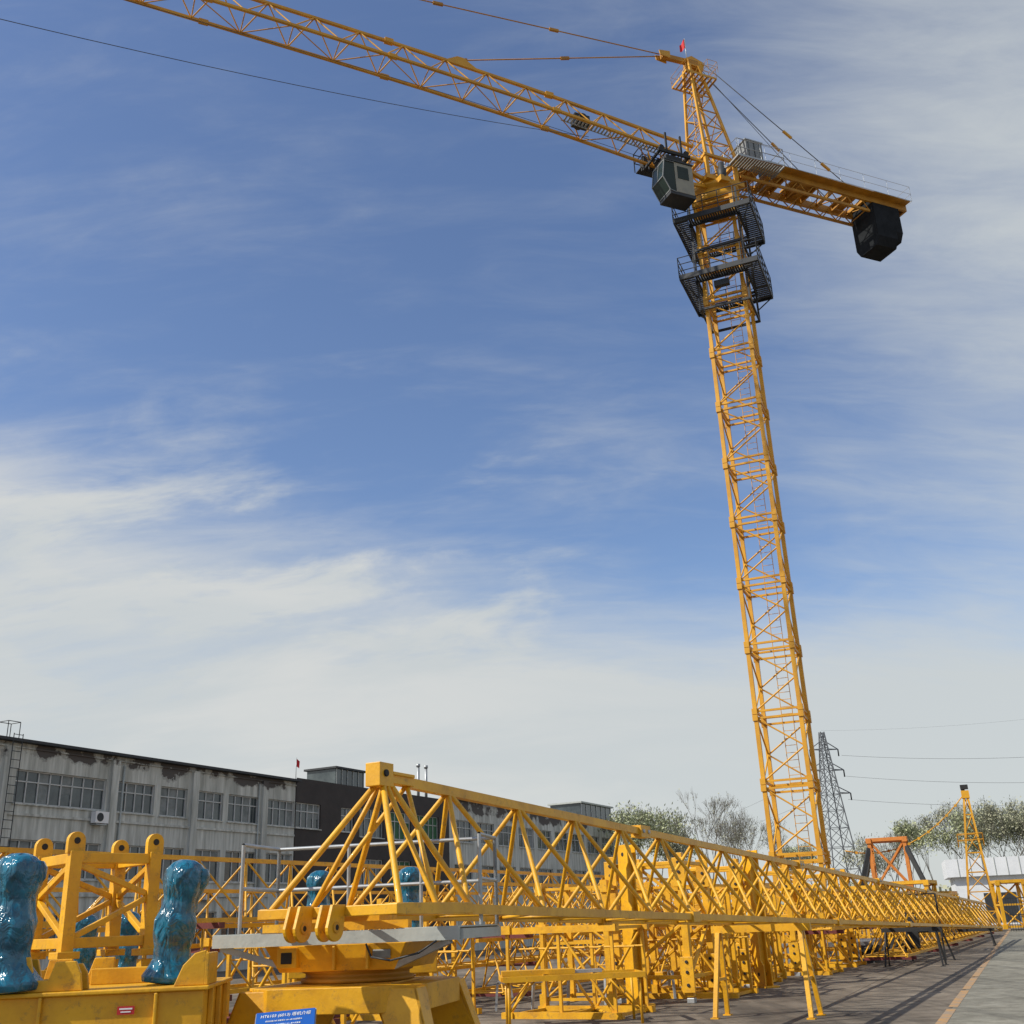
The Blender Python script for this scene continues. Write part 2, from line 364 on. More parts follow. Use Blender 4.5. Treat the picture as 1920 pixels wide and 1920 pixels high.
rail(mb,[(-.5,-.7,zt-1.0),(1.35,-.7,zt-1.0),(1.35,.7,zt-1.0),(-.5,.7,zt-1.0)],.75,YELC,r=.012,closed=True,post=1.6,toe=.12)
for i in range(14):
    if i%2==0: mb.beam((-.5+1.85*(i+.5)/14,-.7,zt-1.0),(-.5+1.85*(i+.5)/14,.7,zt-1.0),.1,.03,YELD)
rail(mb,[(-.9,-.4,zt-.1),(-.3,-.4,zt-.1),(-.3,.4,zt-.1),(-.9,.4,zt-.1)],.7,YELC,r=.012,closed=True,post=1.6)
mb.obj('head_platform',th)
mb=MB(JM); ladder_geo(mb,.55,.0,zb,6.0,YELC,ax=(0,1)); mb.obj('ladder',th)
mb=MB(JM)
fx=JM.inverted().to_3x3()@V((-.97,.24,0))
mb.tube((.7,0,zt+.4),(.7,0,zt+2.0),.022,mt=GALV,n=6)
fl=[];ff=[]
for i in range(7):
    for j in range(2):
        q=V((.7,0,0))+fx*(.05*i); w_=V((-fx.y,fx.x,0))*.05*math.sin(i*1.2)
        fl.append((q.x+w_.x,q.y+w_.y,zt+1.98-j*(.62-.03*i)-i*.07))
for i in range(6): ff.append((2*i,2*i+1,2*i+3,2*i+2))
mb.add(fl,ff,FLAG); mb.obj('flag',th)
# jib
def JZ(x): return 36.5+.03*x+.75*(1-math.exp(-(max(x,0)/9)**1.6))
JL=50
mb=MB(JM)
tri_truss(mb,1.0,JL,1.3,1.45,2.0,JZ,YELC,ch=.13,br=.033,bot=.12)
for x in range(9,50,8): 
    mb.box((x,0,JZ(x)+1.47),(.4,.22,.22),mt=YELC)
    for s in(-.65,.65): mb.box((x,s,JZ(x)),(.4,.18,.18),mt=YELC)
jib=mb.obj('jib',crane)
mb=MB(JM)
for x0,x1 in((1.5,8.5),):
    for s in(.1,.5): mb.beam((x0,s,JZ(x0)+.1),(x1,s,JZ(x1)+.1),.04,.05,GALV)
    x=x0
    while x<x1: mb.beam((x,.1,JZ(x)+.1),(x,.5,JZ(x)+.1),.09,.02,GALV); x+=.18
mb.obj('walkway',jib)
mb=MB(JM)
mb.box((7.4,0,JZ(7.4)+.5),(.8,.5,.5),mt=DARK); mb.tube((7.4,-.36,JZ(7.4)+.5),(7.4,.36,JZ(7.4)+.5),.22,mt=BLACK,n=14)
mb.obj('trolley_winch',jib)
CSD=1 if (JM@V((0,1,0))).dot(-CB)>0 else -1   # sign of local Y facing the yard
mb=MB(JM)
x0=2.75
for s in(-.8,.8):
    mb.beam((x0-.9,s,JZ(x0)-.22),(x0+.9,s,JZ(x0)-.22),.1,.16,BLACK)
    for xx in(-.7,.7):
        mb.tube((x0+xx,s*.9,JZ(x0)-.05),(x0+xx,s*1.06,JZ(x0)-.05),.14,mt=BLACK,n=12); mb.beam((x0+xx*.6,s*1.02,JZ(x0)-.22),(x0+xx*.6,s*1.02,JZ(x0)+.9),.08,.08,BLACK)
for xx in(-.8,0,.8): mb.beam((x0+xx,-.8,JZ(x0)-.25),(x0+xx,.8,JZ(x0)-.25),.1,.12,BLACK)
for xx in(-.35,.35): mb.tube((x0+xx,-.1,JZ(x0)-.35),(x0+xx,.1,JZ(x0)-.35),.27,mt=BLACK,n=16)
f_=-CSD
rail(mb,[(x0-.5,f_*1.9,JZ(x0)+.5),(x0+.6,f_*1.9,JZ(x0)+.5),(x0+.6,f_*1.1,JZ(x0)+.5),(x0-.5,f_*1.1,JZ(x0)+.5)],1.1,BLACK,r=.028,closed=True)
mb.box((x0,f_*1.5,JZ(x0)+.46),(1.1,.8,.05),mt=BLACK); mb.box((x0+.1,f_*1.35,JZ(x0)+.75),(.8,.4,.5),mt=BLACK)
mb.beam((x0,f_*.8,JZ(x0)-.2),(x0,f_*1.5,JZ(x0)+.45),.1,.1,BLACK)
mb.obj('trolley',jib)
mb=MB(JM)
hz=JZ(x0)-.75
for s in(-.12,.12): mb.prism([(x0-.45,s,hz+.5),(x0+.45,s,hz+.5),(x0+.3,s,hz-.3),(x0-.3,s,hz-.3)],(0,.04,0),BLACK)
for xx in(-.25,.25): mb.tube((x0+xx,-.1,hz+.25),(x0+xx,.1,hz+.25),.25,mt=BLACK,n=16)
mb.tube((x0,0,hz-.3),(x0,0,hz-.55),.05,mt=BLACK); mb.tube((x0,0,hz-.55),(x0+.16,0,hz-.7),.05,mt=BLACK); mb.tube((x0+.16,0,hz-.7),(x0,0,hz-.88),.05,.03,mt=BLACK)
mb.obj('hook_block',jib)
# cab
cs=CSD
mb=MB(JM)
cx,cy,cz0=3.0,.9*cs,33.55
h_=1.8
mb.prism([(x,cy-.5,z) for x,z in [(cx-.75,cz0+.1),(cx+.25,cz0+.1),(cx+.25,cz0+h_),(cx-.75,cz0+h_)]],(0,1.0,0),BEIGE)
mb.box((cx+.0,cy,cz0+h_+.05),(1.6,1.1,.08),mt=DARK)
mb.box((cx-.1,cy,cz0+.0),(1.4,1.0,.16),mt=DARK)
mb.beam((0.3,cy*.5,35.45),(cx-.5,cy,35.7),.14,.2,YELC); mb.beam((cx-.6,cy,cz0+h_),(cx-.5,cy,35.8),.1,.1,DARK); mb.beam((cx+.2,cy,cz0+h_),(cx-.5,cy,35.8),.08,.08,DARK)
mb.box((cx+.1,cy,cz0+h_+.3),(.9,.7,.4),mt=BLACK)
mb.beam((.6,cy*.5,35.3),(cx-.8,cy,cz0+1.2),.12,.16,YELC)
cab=mb.obj('cab',crane)
mb=MB(JM)
gp=[(cx+.26,cz0+.05),(cx+.6,cz0+.12),(cx+.95,cz0+.8),(cx+.8,cz0+h_-.02),(cx+.26,cz0+h_-.02)]
mb.prism([(x,cy-.48,z) for x,z in gp],(0,.96,0),GLASSG)
mb.box((cx-.2,cy+cs*.505,cz0+1.25),(.6,.03,.7),mt=GLASSG)
win=mb.obj('cab_window',cab)
mb=MB(JM)
for s in(-.5,.5):
    pp=[V((x,cy+s,z)) for x,z in gp]
    for a,b in zip(pp[:-1],pp[1:]): mb.beam(a,b,.04,.04,GRAT)
for x,z in gp[1:4]: mb.beam((x,cy-.5,z),(x,cy+.5,z),.04,.04,GRAT)
mb.beam((gp[2][0]+.01,cy,gp[2][1]),(gp[3][0]+.01,cy,gp[3][1]),.03,.03,GRAT)
mb.obj('window_frame',win)
# tie rods
def ties(p,q,name,r=.045,mt=YELC,links=4):
    mb=MB(JM); p=V(p);q=V(q)
    mb.tube(p,q,r,mt=mt,n=6)
    for i in range(1,links+1):
        c=p.lerp(q,i/(links+.0) if i<links else .985); dd=(q-p).normalized()
        mb.beam(c-dd*.25,c+dd*.25,.11,.14,mt)
    return mb.obj(name,crane)
ties((2.4,0,zt+.2),(13.6,0,JZ(13.6)+1.7),'tie_rod',r=.03,links=2,mt=YELD)
ties((2.4,0,zt+.35),(39,0,JZ(39)+1.5),'tie_rod',r=.03,links=6,mt=YELD)
mb=MB(JM); mb.prism([(12.6,-.06,JZ(13)+1.4),(14.4,-.06,JZ(14)+1.4),(13.7,-.06,JZ(14)+1.85),(13.4,-.06,JZ(14)+1.85)],(0,.12,0),YELC); mb.obj('tie_bracket',jib)
# counter jib
CZ=lambda x:37.0+.005*x
CL=11.9
CM=JM@Matrix.Rotation(math.pi,4,'Z')
mb=MB(CM)
for s in(-.75,.75):
    mb.beam((.8,s,CZ(1)),(CL,s,CZ(CL)),.12,.36,YELD)
    mb.beam((1.2,s*.9,CZ(1)-.7),(9.4,s*.9,CZ(9.4)-.7),.1,.14,YELD)
    n_=8
    for i in range(n_):
        xa=1.2+8.2*i/n_; xb=1.2+8.2*(i+1)/n_; xm=(xa+xb)/2
        mb.tube((xa,s*.9,CZ(xa)-.7),(xm,s,CZ(xm)-.1),.032,mt=YELD,n=6); mb.tube((xm,s,CZ(xm)-.1),(xb,s*.9,CZ(xb)-.7),.032,mt=YELD,n=6)
for i in range(9):
    xa=1.0+i*1.02; xb=min(xa+1.02,CL)
    mb.beam((xa,-.75,CZ(xa)),(xa,.75,CZ(xa)),.1,.2,YELD); sg=1 if i%2 else -1; mb.tube((xa,-.75*sg,CZ(xa)),(xb,.75*sg,CZ(xb)),.03,mt=YELD,n=6)
    if xa<9.4: mb.tube((xa,-.68,CZ(xa)-.7),(xa,.68,CZ(xa)-.7),.03,mt=YELD,n=6)
mb.beam((CL,-.8,CZ(CL)),(CL,.8,CZ(CL)),.12,.36,YELD)
mb.box((10.6,0,CZ(10.6)+.17),(2.4,1.7,.04),mt=YELD)
for xa in(2.2,3.6,5.4,8.4): mb.box((xa,0,CZ(xa)+.12),(.9,1.3,.04),mt=YELD)
cj=mb.obj('counter_jib',crane)
mb=MB(CM)
for s in(-1.0,1.0):
    mb.box((5.15,s,CZ(5)+.17),(8.5,.42,.03),mt=YELD); mb.box((10.65,s,CZ(10)+.17),(2.5,.42,.03),mt=YELD)
mb.obj('walkway',cj)
mb=MB(CM)
rail(mb,[(.9,-1.22,CZ(1)+.18),(CL+.1,-1.22,CZ(CL)+.18),(CL+.1,1.22,CZ(CL)+.18),(.9,1.22,CZ(1)+.18)],.95,GALV,r=.010,toe=.03,post=1.5)
mb.obj('railing',cj)
mb=MB(CM)
rail(mb,[(.4,-1.7,36.6),(3.2,-1.7,36.7),(3.2,1.7,36.7),(.4,1.7,36.6)],1.05,GALV,r=.018,closed=True,toe=.08)
for i in range(18): mb.beam((.4+2.8*(i+.5)/18,-1.7,36.6),(.4+2.8*(i+.5)/18,-.85,36.6),.08,.03,GRAT); mb.beam((.4+2.8*(i+.5)/18,.85,36.6),(.4+2.8*(i+.5)/18,1.7,36.6),.08,.03,GRAT)
mb.obj('root_platform',cj)
mb=MB(CM)
mb.box((2.2,-.2,38.0),(1.0,1.2,1.3),mt=GRAT); mb.box((2.2,-.2,38.68),(1.1,1.3,.06),mt=GALV)
for k in(-1,1):
    for i in range(3): mb.box((1.85+.35*i,-.2+k*.61,38.0),(.03,.03,1.2),mt=DARK)
mb.box((3.6,-.1,37.65),(.8,.9,.6),mt=DARK)
mb.obj('electric_cabinet',cj)
mb=MB(CM)
mb.tube((5.4,-.5,37.55),(5.4,.5,37.55),.28,mt=BLACK,n=18); 
for s in(-.55,.55): mb.tube((5.4,s-.03,37.55),(5.4,s+.03,37.55),.34,mt=DARK,n=18)
mb.box((5.4,0,37.22),(1.4,1.3,.1),mt=YELD); mb.tube((6.3,.1,37.5),(6.3,.8,37.5),.2,mt=GREY,n=14)
mb.obj('hoist_winch',cj)
for i in range(4):
    xx=9.75+i*.44
    mb=MB(CM); zz=CZ(xx); k=0 if i<3 else .5; hw=.66; hl=.86
    mb.prism([(xx-.22,-hw,zz+.12),(xx-.22,-hw,zz-.2),(xx-.22,-hl,zz-.25),(xx-.22,-hl,zz-2.3+k),(xx-.22,-.62,zz-2.75+k),(xx-.22,.62,zz-2.75+k),(xx-.22,hl,zz-2.3+k),(xx-.22,hl,zz-.25),(xx-.22,hw,zz-.2),(xx-.22,hw,zz+.12)],(.437,0,0),CONW)
    mb.obj('counterweight',cj)
for s in(-.75,.75):
    mb=MB(JM); p=V((-.1,s*.3,zt+.4)); q=V((-8.6,s,CZ(8.6)+.2)); mb.tube(p,q,.024,mt=ROPE,n=6)
    for k in(.55,.8): 
        c=p.lerp(q,k); dd=(q-p).normalized(); mb.beam(c-dd*.3,c+dd*.3,.1,.12,YELC)
    mb.obj('tie_rod',crane)
mb=MB(JM); mb.tube((.2,0,zt+.5),(-5.4,.1,37.9),.014,mt=ROPE,n=5); mb.obj('hoist_rope',crane)
mb=MB(JM)
def poly_tube(mb,f,x0,x1,n,r,mt):
    for i in range(n):
        a=x0+(x1-x0)*i/n; b=x0+(x1-x0)*(i+1)/n; mb.tube(f(a),f(b),r,mt=mt,n=5,caps=False)
poly_tube(mb,lambda x:(x,-.15,JZ(x)-.15-.75*(x/JL)),4,JL,20,.012,ROPE); mb.obj('trolley_rope',jib)

# overhead cable
def cable(name,p,q,sag,r,label,mt=ROPE,n=24,group=None):
    mb=MB(); p=V(p);q=V(q); L=[]
    for i in range(n+1):
        t=i/n; c=p.lerp(q,t); c.z-=sag*4*t*(1-t); L.append(c)
    for a,b in zip(L[:-1],L[1:]): mb.tube(a,b,r,mt=mt,n=5,caps=False)
    return tag(mb.obj(name),label,'cable',group)
jp=CB+JM@V((7.0,0,JZ(7.0)-.25))
e=polar(-31.3,30,1.7+30*.945); jp2=jp+(e-jp)*1.8
cable('overhead_cable',jp,jp2,1.1,.013,'thin black cable strung high across the sky to the crane jib')

# ------------------------------------------------------------------ main lying jib
JP=V((-1.30,9.9,0))
lj=thing('crane_jib','long yellow triangular lattice jib lying on trestles and a turntable','crane jib',JP,rzaz(27))
LZ=lambda x:1.84-.0235*x
def jib_piece(x0,x1,panel=1.5,first=False):
    mb=MB(); tri_truss(mb,x0,x1,1.3,1.14,panel,LZ,YEL,ch=.09,br=.026,bot=.08)
    if not first:
        mb.box((x0,0,LZ(x0)+1.14),(.36,.16,.16)); 
        for s in(-.65,.65): mb.box((x0,s,LZ(x0)),(.3,.13,.13))
        for s in(-.05,.05): mb.tube((x0+s*2,-.1,LZ(x0)+1.14),(x0+s*2,.1,LZ(x0)+1.14),.025,mt=GALV)
    return mb.obj('jib_section',lj)
segs=[(.45,6.45),(6.45,15.45),(15.45,24.45),(24.45,33.45),(33.45,42.45),(42.45,53)]
for i,(a,b) in enumerate(segs): jib_piece(a,b,first=(i==0))
mb=MB()
zt0=LZ(0)+1.14
mb.box((.0,0,zt0+.02),(.22,.16,.21)); mb.beam((.1,0,zt0),(.5,0,zt0),.11,.09)
mb.tube((-.02,-.10,zt0+.03),(-.02,.10,zt0+.03),.032,mt=BLACK,n=14)
mb.box((.3,0,zt0+.045),(.36,.15,.03))
for s in(-.65,.65):
    mb.beam((-.75,s,LZ(0)),(.45,s,LZ(0)),.09,.09)
    mb.tube((0,s*.06,zt0-.06),(-.65,s,LZ(0)+.03),.029)
    mb.tube((.05,s*.06,zt0-.06),(-.1,s,LZ(0)+.03),.025)
    mb.tube((.12,s*.06,zt0-.06),(.45,s,LZ(0)+.03),.029)
    mb.tube((.45,0,zt0-.03),(-.1,s,LZ(0)+.03),.024)
mb.beam((-.72,-.7,LZ(0)+.0),(-.72,.7,LZ(0)+.0),.09,.08)
mb.tube((-.1,-.65,LZ(0)),(-.1,.65,LZ(0)),.028); mb.tube((-.7,-.65,LZ(0)),(-.1,.65,LZ(0)),.026); mb.tube((.45,-.65,LZ(0)),(-.1,.65,LZ(0)),.026)
mb.obj('jib_end_frame',lj,bevel=.006)
def lug(x,y,z,r=.105,th=.03,down=.17,lean=-.04):
    mb=MB()
    pts=[]
    for i in range(13):
        t=math.pi+math.pi*i/12
        pts.append((x+r*math.cos(t)+lean,y,z-down+r*math.sin(t)))
    pts+=[(x+r*.8,y,z),(x-r*.8,y,z)]
    mb.prism(pts,(0,th,0))
    mb.tube((x+lean,y-.012,z-down),(x+lean,y+th+.012,z-down),r*.42,mt=YELC,n=14); mb.tube((x+lean,y-.014,z-down),(x+lean,y+th+.014,z-down),r*.22,mt=BLACK,n=12)
    mb.obj('clevis_lug',lj,bevel=.004)
for s in(.22,.12,-.10,-.20): lug(-.84,s,LZ(0)+.05)

def trestle(x,label,mt=None,th=.075):
    mt=mt or YEL
    h=LZ(x)-.05
    loc=JP+az(27)*x
    e=thing('trestle',label,'trestle',loc,rzaz(27),'trestles carrying the lying jib')
    mb=MB(); mb.beam((0,-.9,h-.06),(0,.9,h-.06),.12,.12,mt); mb.obj('top_beam',e)
    for s in(-.72,.78):
        mb=MB()
        for k in(-1,1):
            mb.beam((k*.06,s,h-.12),(k*.36,s*1.12,.02),th,th,mt); mb.box((k*.36,s*1.12,.01),(.14,.14,.02),mt=mt)
        if h>.8: mb.beam((-.2,s*1.05,.62),(.2,s*1.05,.62),.05,.05,mt)
        mb.obj('leg',e)
trestle(12.0,'yellow steel A-frame trestle standing on concrete beneath the lying jib')
for x in(29,46): trestle(x,'dark steel A-frame trestle supporting the far part of the jib',BLACK,.045)

# ------------------------------------------------------------------ motors
def motor(name,parent,loc,sc=1.0,seed=1,lean=0):
    mb=MB(Matrix.Scale(sc,4))
    p=[(.12,0),(.245,.015),(.255,.06),(.215,.12),(.165,.20),(.155,.30),(.178,.40),(.185,.52),(.16,.60),(.15,.70),(.178,.80),(.195,.88),(.185,.96),(.13,1.02),(.07,1.05),(.02,1.055)]
    mp=[]
    for a,b in zip(p[:-1],p[1:]):
        for k in range(3): mp.append((a[0]+(b[0]-a[0])*k/3,a[1]+(b[1]-a[1])*k/3))
    mp.append(p[-1])
    mb.lathe(mp,(0,0,0),56,FILM,wob=.042,seed=seed)
    mb.lathe([(.04,0),(.07,.05),(.075,.13),(.05,.18),(.01,.19)],(.14,-.02,.80),20,FILM,wob=.05,seed=seed+3)
    o=mb.obj(name,parent); o.location=loc; o.rotation_euler=(0,lean,0); return o

# ------------------------------------------------------------------ left slewing support
R1=rad(8); U1=V((-3.56,9.05,0))
u=thing('slewing_support','yellow slewing support frame carrying two blue-wrapped motors','crane part',U1,R1,'slewing supports')
mb=MB()
mb.box((0,0,1.15),(2.16,1.42,.36)); mb.box((0,0,1.345),(2.24,1.5,.03)); mb.box((0,0,.955),(2.24,1.5,.03))
for x in(-.85,-.05,.75): mb.box((x,-.73,1.15),(.025,.04,.355))
for y in(-.45,0,.45): mb.box((1.10,y,1.15),(.04,.025,.355))
for x in(-.95,.95):
    for y in(-.55,.55): mb.beam((x,y,.06),(x,y,.93),.11,.11); mb.box((x,y,.03),(.26,.26,.06))
mb.beam((-.95,-.55,.2),(.95,-.55,.85),.05,.05); mb.beam((-.95,.55,.2),(.95,.55,.85),.05,.05)
mb.obj('chassis',u,bevel=.008)
def bracket(f):
    mb=MB(); f(mb); mb.obj('bracket',u,bevel=.006)
T=1.361
bracket(lambda mb:[mb.prism([(.86,-.7,T),(.92,-.7,T+.14),(1.0,-.7,T+.22),(1.08,-.7,T+.24),(1.08,-.7,T)],(0,.03,0)),mb.box((1.09,-.45,T+.11),(.03,.5,.22)),mb.prism([(.86,-.22,T),(.92,-.22,T+.14),(1.0,-.22,T+.2),(1.08,-.22,T+.22),(1.08,-.22,T)],(0,.03,0))])
bracket(lambda mb:mb.prism([(.22,-.7,T),(.20,-.7,T+.12),(.16,-.7,T+.20),(.02,-.7,T+.20),(-.02,-.7,T+.08),(-.12,-.7,T+.08),(-.16,-.7,T+.24),(-.30,-.7,T+.24),(-.38,-.7,T+.1),(-.46,-.7,T)],(0,.035,0)))
bracket(lambda mb:mb.prism([(.22,-.5,T),(.20,-.5,T+.12),(.16,-.5,T+.18),(.02,-.5,T+.18),(-.02,-.5,T+.08),(-.12,-.5,T+.08),(-.16,-.5,T+.22),(-.30,-.5,T+.22),(-.38,-.5,T+.1),(-.46,-.5,T)],(0,.035,0)))
bracket(lambda mb:mb.prism([(.18,.5,T),(.18,.5,T+.20),(.02,.5,T+.20),(-.02,.5,T+.08),(-.12,.5,T+.08),(-.16,.5,T+.2),(-.34,.5,T+.2),(-.38,.5,T)],(0,.035,0)))
bracket(lambda mb:mb.box((.5,.35,T+.06),(.9,.14,.12)))
mb=MB(); mb.box((.55,-.7535,1.22),(.12,.005,.055),mt=REDSIGN); mb.box((.55,-.757,1.23),(.09,.002,.01),mt=WHITE); mb.box((.55,-.757,1.21),(.07,.002,.008),mt=WHITE); mb.obj('warning_label',u)
mb=MB(); mb.box((-.62,-.7535,1.25),(.07,.005,.05),mt=BLUES); mb.obj('blue_label',u)
for a,r,s_,sd_,ln in((-24.3,9.2,.92,1,-.03),(-17.4,9.4,.87,4,.10)):
    q=tolocal(polar(a,r),U1,R1); motor('wrapped_motor',u,(q.x,q.y,T),s_,sd_,ln)
F1=polar(-21.0,11.4); 
fr=thing('connection_frame','square yellow steel frame with round lug ears on top','crane part',F1,rad(44),'connection frames')
mb=MB()
fz0,fz1=1.55,2.46; fw=.38
for x in(-fw,fw):
    for y in(-fw,fw):
        mb.beam((x,y,fz0),(x,y,fz1),.11,.11)
        mb.box((x,y,fz0+.03),(.2,.2,.06)); mb.box((x,y,.76),(.12,.12,1.52))
for zz in(fz0+.13,fz1-.06):
    for a,b in(((-fw,-fw),(fw,-fw)),((fw,-fw),(fw,fw)),((fw,fw),(-fw,fw)),((-fw,fw),(-fw,-fw))): mb.beam((*a,zz),(*b,zz),.07,.09)
for y in(-fw,fw):
    mb.beam((-fw,y,fz0+.15),(fw,y,fz0+.52),.05,.05); mb.beam((fw,y,fz0+.52),(-fw,y,fz1-.1),.05,.05)
for x in(-fw,fw): mb.beam((x,-fw,fz0+.15),(x,fw,fz0+.52),.05,.05); mb.beam((x,fw,fz0+.52),(x,-fw,fz1-.1),.05,.05)
mb.obj('frame',fr,bevel=.006)
for x in(-fw,fw):
    for y in(-fw,fw):
        mb=MB(); y_=y-.03
        pts=[(x-.08,y_,fz1-.02),(x+.08,y_,fz1-.02)]+[(x+.08*math.cos(math.pi*i/10),y_,fz1+.09+.08*math.sin(math.pi*i/10)) for i in range(11)]
        mb.prism(pts,(0,.06,0)); mb.tube((x,y_-.006,fz1+.09),(x,y_+.066,fz1+.09),.03,mt=BLACK,n=12)
        mb.obj('lug',fr,bevel=.004)

# ------------------------------------------------------------------ turntable under main jib
U2=V((-1.54,10.35,0))
tt=thing('slewing_turntable','yellow crane turntable with pale grey deck and railing on splayed legs','crane part',U2,rad(-12),'slewing supports')
mb=MB()
k_=.80;j_=.50
mb.prism([(-k_,-j_,1.06),(-j_,-k_,1.06),(j_,-k_,1.06),(k_,-j_,1.06),(k_,j_,1.06),(j_,k_,1.06),(-j_,k_,1.06),(-k_,j_,1.06)],(0,0,.20))
mb.box((0,0,1.262),(.95,.95,.02))
for x in(-1,1):
    for y in(-1,1):
        mb.prism([(x*.40,y*.74,1.24),(x*.78,y*.74,1.24),(x*1.16,y*.96,.05),(x*.96,y*.96,.05)],(0,-y*.03,0))
        mb.prism([(x*.40,y*.58,1.05),(x*.76,y*.54,1.22),(x*1.16,y*.86,.05),(x*.96,y*.90,.05)],(0,-y*.03,0))
        mb.prism([(x*.78,y*.74,1.24),(x*.79,y*.50,1.24),(x*1.16,y*.84,.05),(x*1.16,y*.96,.05)],(-x*.03,0,0)); mb.box((x*1.06,y*.93,.03),(.36,.36,.06))
for y in(-1,1): mb.beam((-1.0,y*.9,.30),(1.0,y*.9,.30),.06,.08)
mb.obj('base',tt,bevel=.006)
mb=MB(); mb.lathe([(.46,1.272),(.50,1.28),(.50,1.31),(.46,1.32),(.46,1.35),(.49,1.36),(.49,1.38)],(0,0,0),48,YELD); mb.obj('bearing_ring',tt)
mb=MB(); mb.prism([(-.52,-.52,1.375),(.52,-.52,1.375),(.64,-.58,1.585),(-.64,-.58,1.585)],(0,1.12,0)); mb.box((-.42,-.57,1.49),(.18,.08,.16),mt=YEL); mb.box((-.42,-.613,1.49),(.10,.012,.09),mt=BLACK)
for x in(.0,.3): mb.box((x,-.575,1.48),(.025,.05,.19))
mb.box((.42,-.571,1.50),(.16,.012,.07),mt=GRAT)
mb.obj('turntable_body',tt,bevel=.008)
mb=MB()
for y in(-.70,.70): mb.beam((-1.06,y,1.64),(1.14,y,1.64),.05,.10,GREY)
for x in(-1.06,-.62,.66,1.14): mb.beam((x,-.67,1.635),(x,.67,1.635),.05,.08,GREY)
mb.box((-.84,0,1.692),(.44,1.42,.012),mt=GREY); mb.box((.90,0,1.692),(.46,1.42,.012),mt=GREY)
mb.beam((-1.0,-.68,1.59),(-.52,-.5,1.43),.04,.05,GALV); mb.beam((1.06,-.68,1.59),(.52,-.5,1.40),.04,.05,GALV)
dk=mb.obj('deck',tt)
mb=MB(); rail(mb,[(-1.12,-.1,1.7),(-1.12,.70,1.7),(1.12,.70,1.7),(1.12,.1,1.7)],.78,GALV,r=.019,post=.75); mb.obj('railing',tt)
mb=MB(); mb.box((-.1,.1,1.755),(.7,.5,.12)); mb.beam((-.75,-.35,1.73),(.6,-.35,1.73),.1,.07); mb.obj('packing_beam',tt)
mb=MB(); L=[(.3,-.62,1.58),(.36,-.66,1.48),(.55,-.72,1.45),(.8,-.74,1.5),(.95,-.72,1.59)]
for a,b in zip(L[:-1],L[1:]): mb.tube(a,b,.009,mt=DARK,n=6)
mb.obj('cable_loop',tt)
# sign
sg=thing('sign_board','blue information sign board with white lettering on a yellow stand','sign',polar(-11.9,8.6),rad(2))
mb=MB(); mb.tube((0,.05,0),(0,.05,1.0),.025); mb.box((0,.05,.02),(.4,.3,.04)); mb.obj('stand',sg)
SM=Matrix.Translation((0,0,1.05))@Matrix.Rotation(rad(-45),4,'X')@Matrix.Rotation(rad(-4),4,'Y')
mb=MB(SM); mb.box((0,0,0),(.42,.015,.32),mt=BLUES); mb.box((0,.012,0),(.435,.01,.335),mt=GALV); bd=mb.obj('board',sg)
def text(s,size,loc,parent,mt,name='lettering'):
    cu=bpy.data.curves.new(name,'FONT'); cu.body=s; cu.size=size; cu.align_x='CENTER'; cu.extrude=.0005; cu.shear=.15
    t=bpy.data.objects.new('tmp_text',cu); COL.objects.link(t); bpy.context.view_layer.update()
    me=bpy.data.meshes.new_from_object(t.evaluated_get(bpy.context.evaluated_depsgraph_get())); me.materials.clear(); me.materials.append(mt)
    bpy.data.objects.remove(t)
    me.transform(SM@Matrix.Translation(loc)@Matrix.Rotation(rad(90),4,'X'))
    o=bpy.data.objects.new(name,me); COL.objects.link(o); o.parent=parent; return o
text('HT6103 (6013) 塔机介绍',.034,(0,-.010,.11),bd,WHITE)
for i in range(6):
    text('额定起重力矩 起重臂长 60m 最大起重量 8t'[:24-2*(i%3)],.014,(-.01,-.010,.072-.033*i),bd,WHITE)

# ------------------------------------------------------------------ stacked jibs at the building side
def lying(name,x0,L,w,h,pos,a,zb,label,mt=YEL,group='stored lattice jibs',panel=1.4):
    e=thing(name,label,'crane jib',pos,rzaz(a),group)
    mb=MB(); tri_truss(mb,x0,x0+L,w,h,panel,lambda x:zb,mt,ch=.08,br=.022,bot=.075); mb.obj('truss',e)
    k=x0+1
    while k<x0+L:
        mb=MB(); mb.box((k,0,zb-.09),(.15,w+.3,.1),mt=MAROON); mb.obj('bearer',e)
        k+=6
    return e
S1=polar(-18.5,21)
lying('crane_jib',-12,40,1.3,1.1,S1,27,1.95,'yellow lattice jib stacked on top of another lattice jib')
lying('crane_jib',-12,40,1.3,1.1,S1+V((.2,0,0)),27,.75,'yellow lattice jib stored on maroon bearers beside building')
S2=polar(-15,26)
lying('crane_jib',-14,44,1.3,1.1,S2,27,1.5,'yellow lattice jib stored behind the stacked jibs')
S3=V((-1.2,26.5,0))
lying('crane_jib',0,26,1.3,1.1,S3,27,.25,'yellow lattice jib resting low on maroon bearers')
lying('crane_jib',0,26,1.3,1.1,S3+V((.1,.2,0)),27,1.5,'yellow lattice jib stacked on top of another lattice jib')
for i in range(5):
    e=thing('steel_bearer','maroon painted steel bearer block resting on the concrete','steel beam',(-6.0+i*.5,15+i*1.2,0),rad(10*i),'maroon steel bearers')
    mb=MB(); mb.beam((-1,0,.42),(1,0,.42),.25,.25,MAROON); mb.beam((-.6,-.3,.15),(-.6,.3,.15),.2,.29,MAROON); mb.beam((.6,-.3,.15),(.6,.3,.15),.2,.29,MAROON); mb.obj('beam',e,bevel=.01)

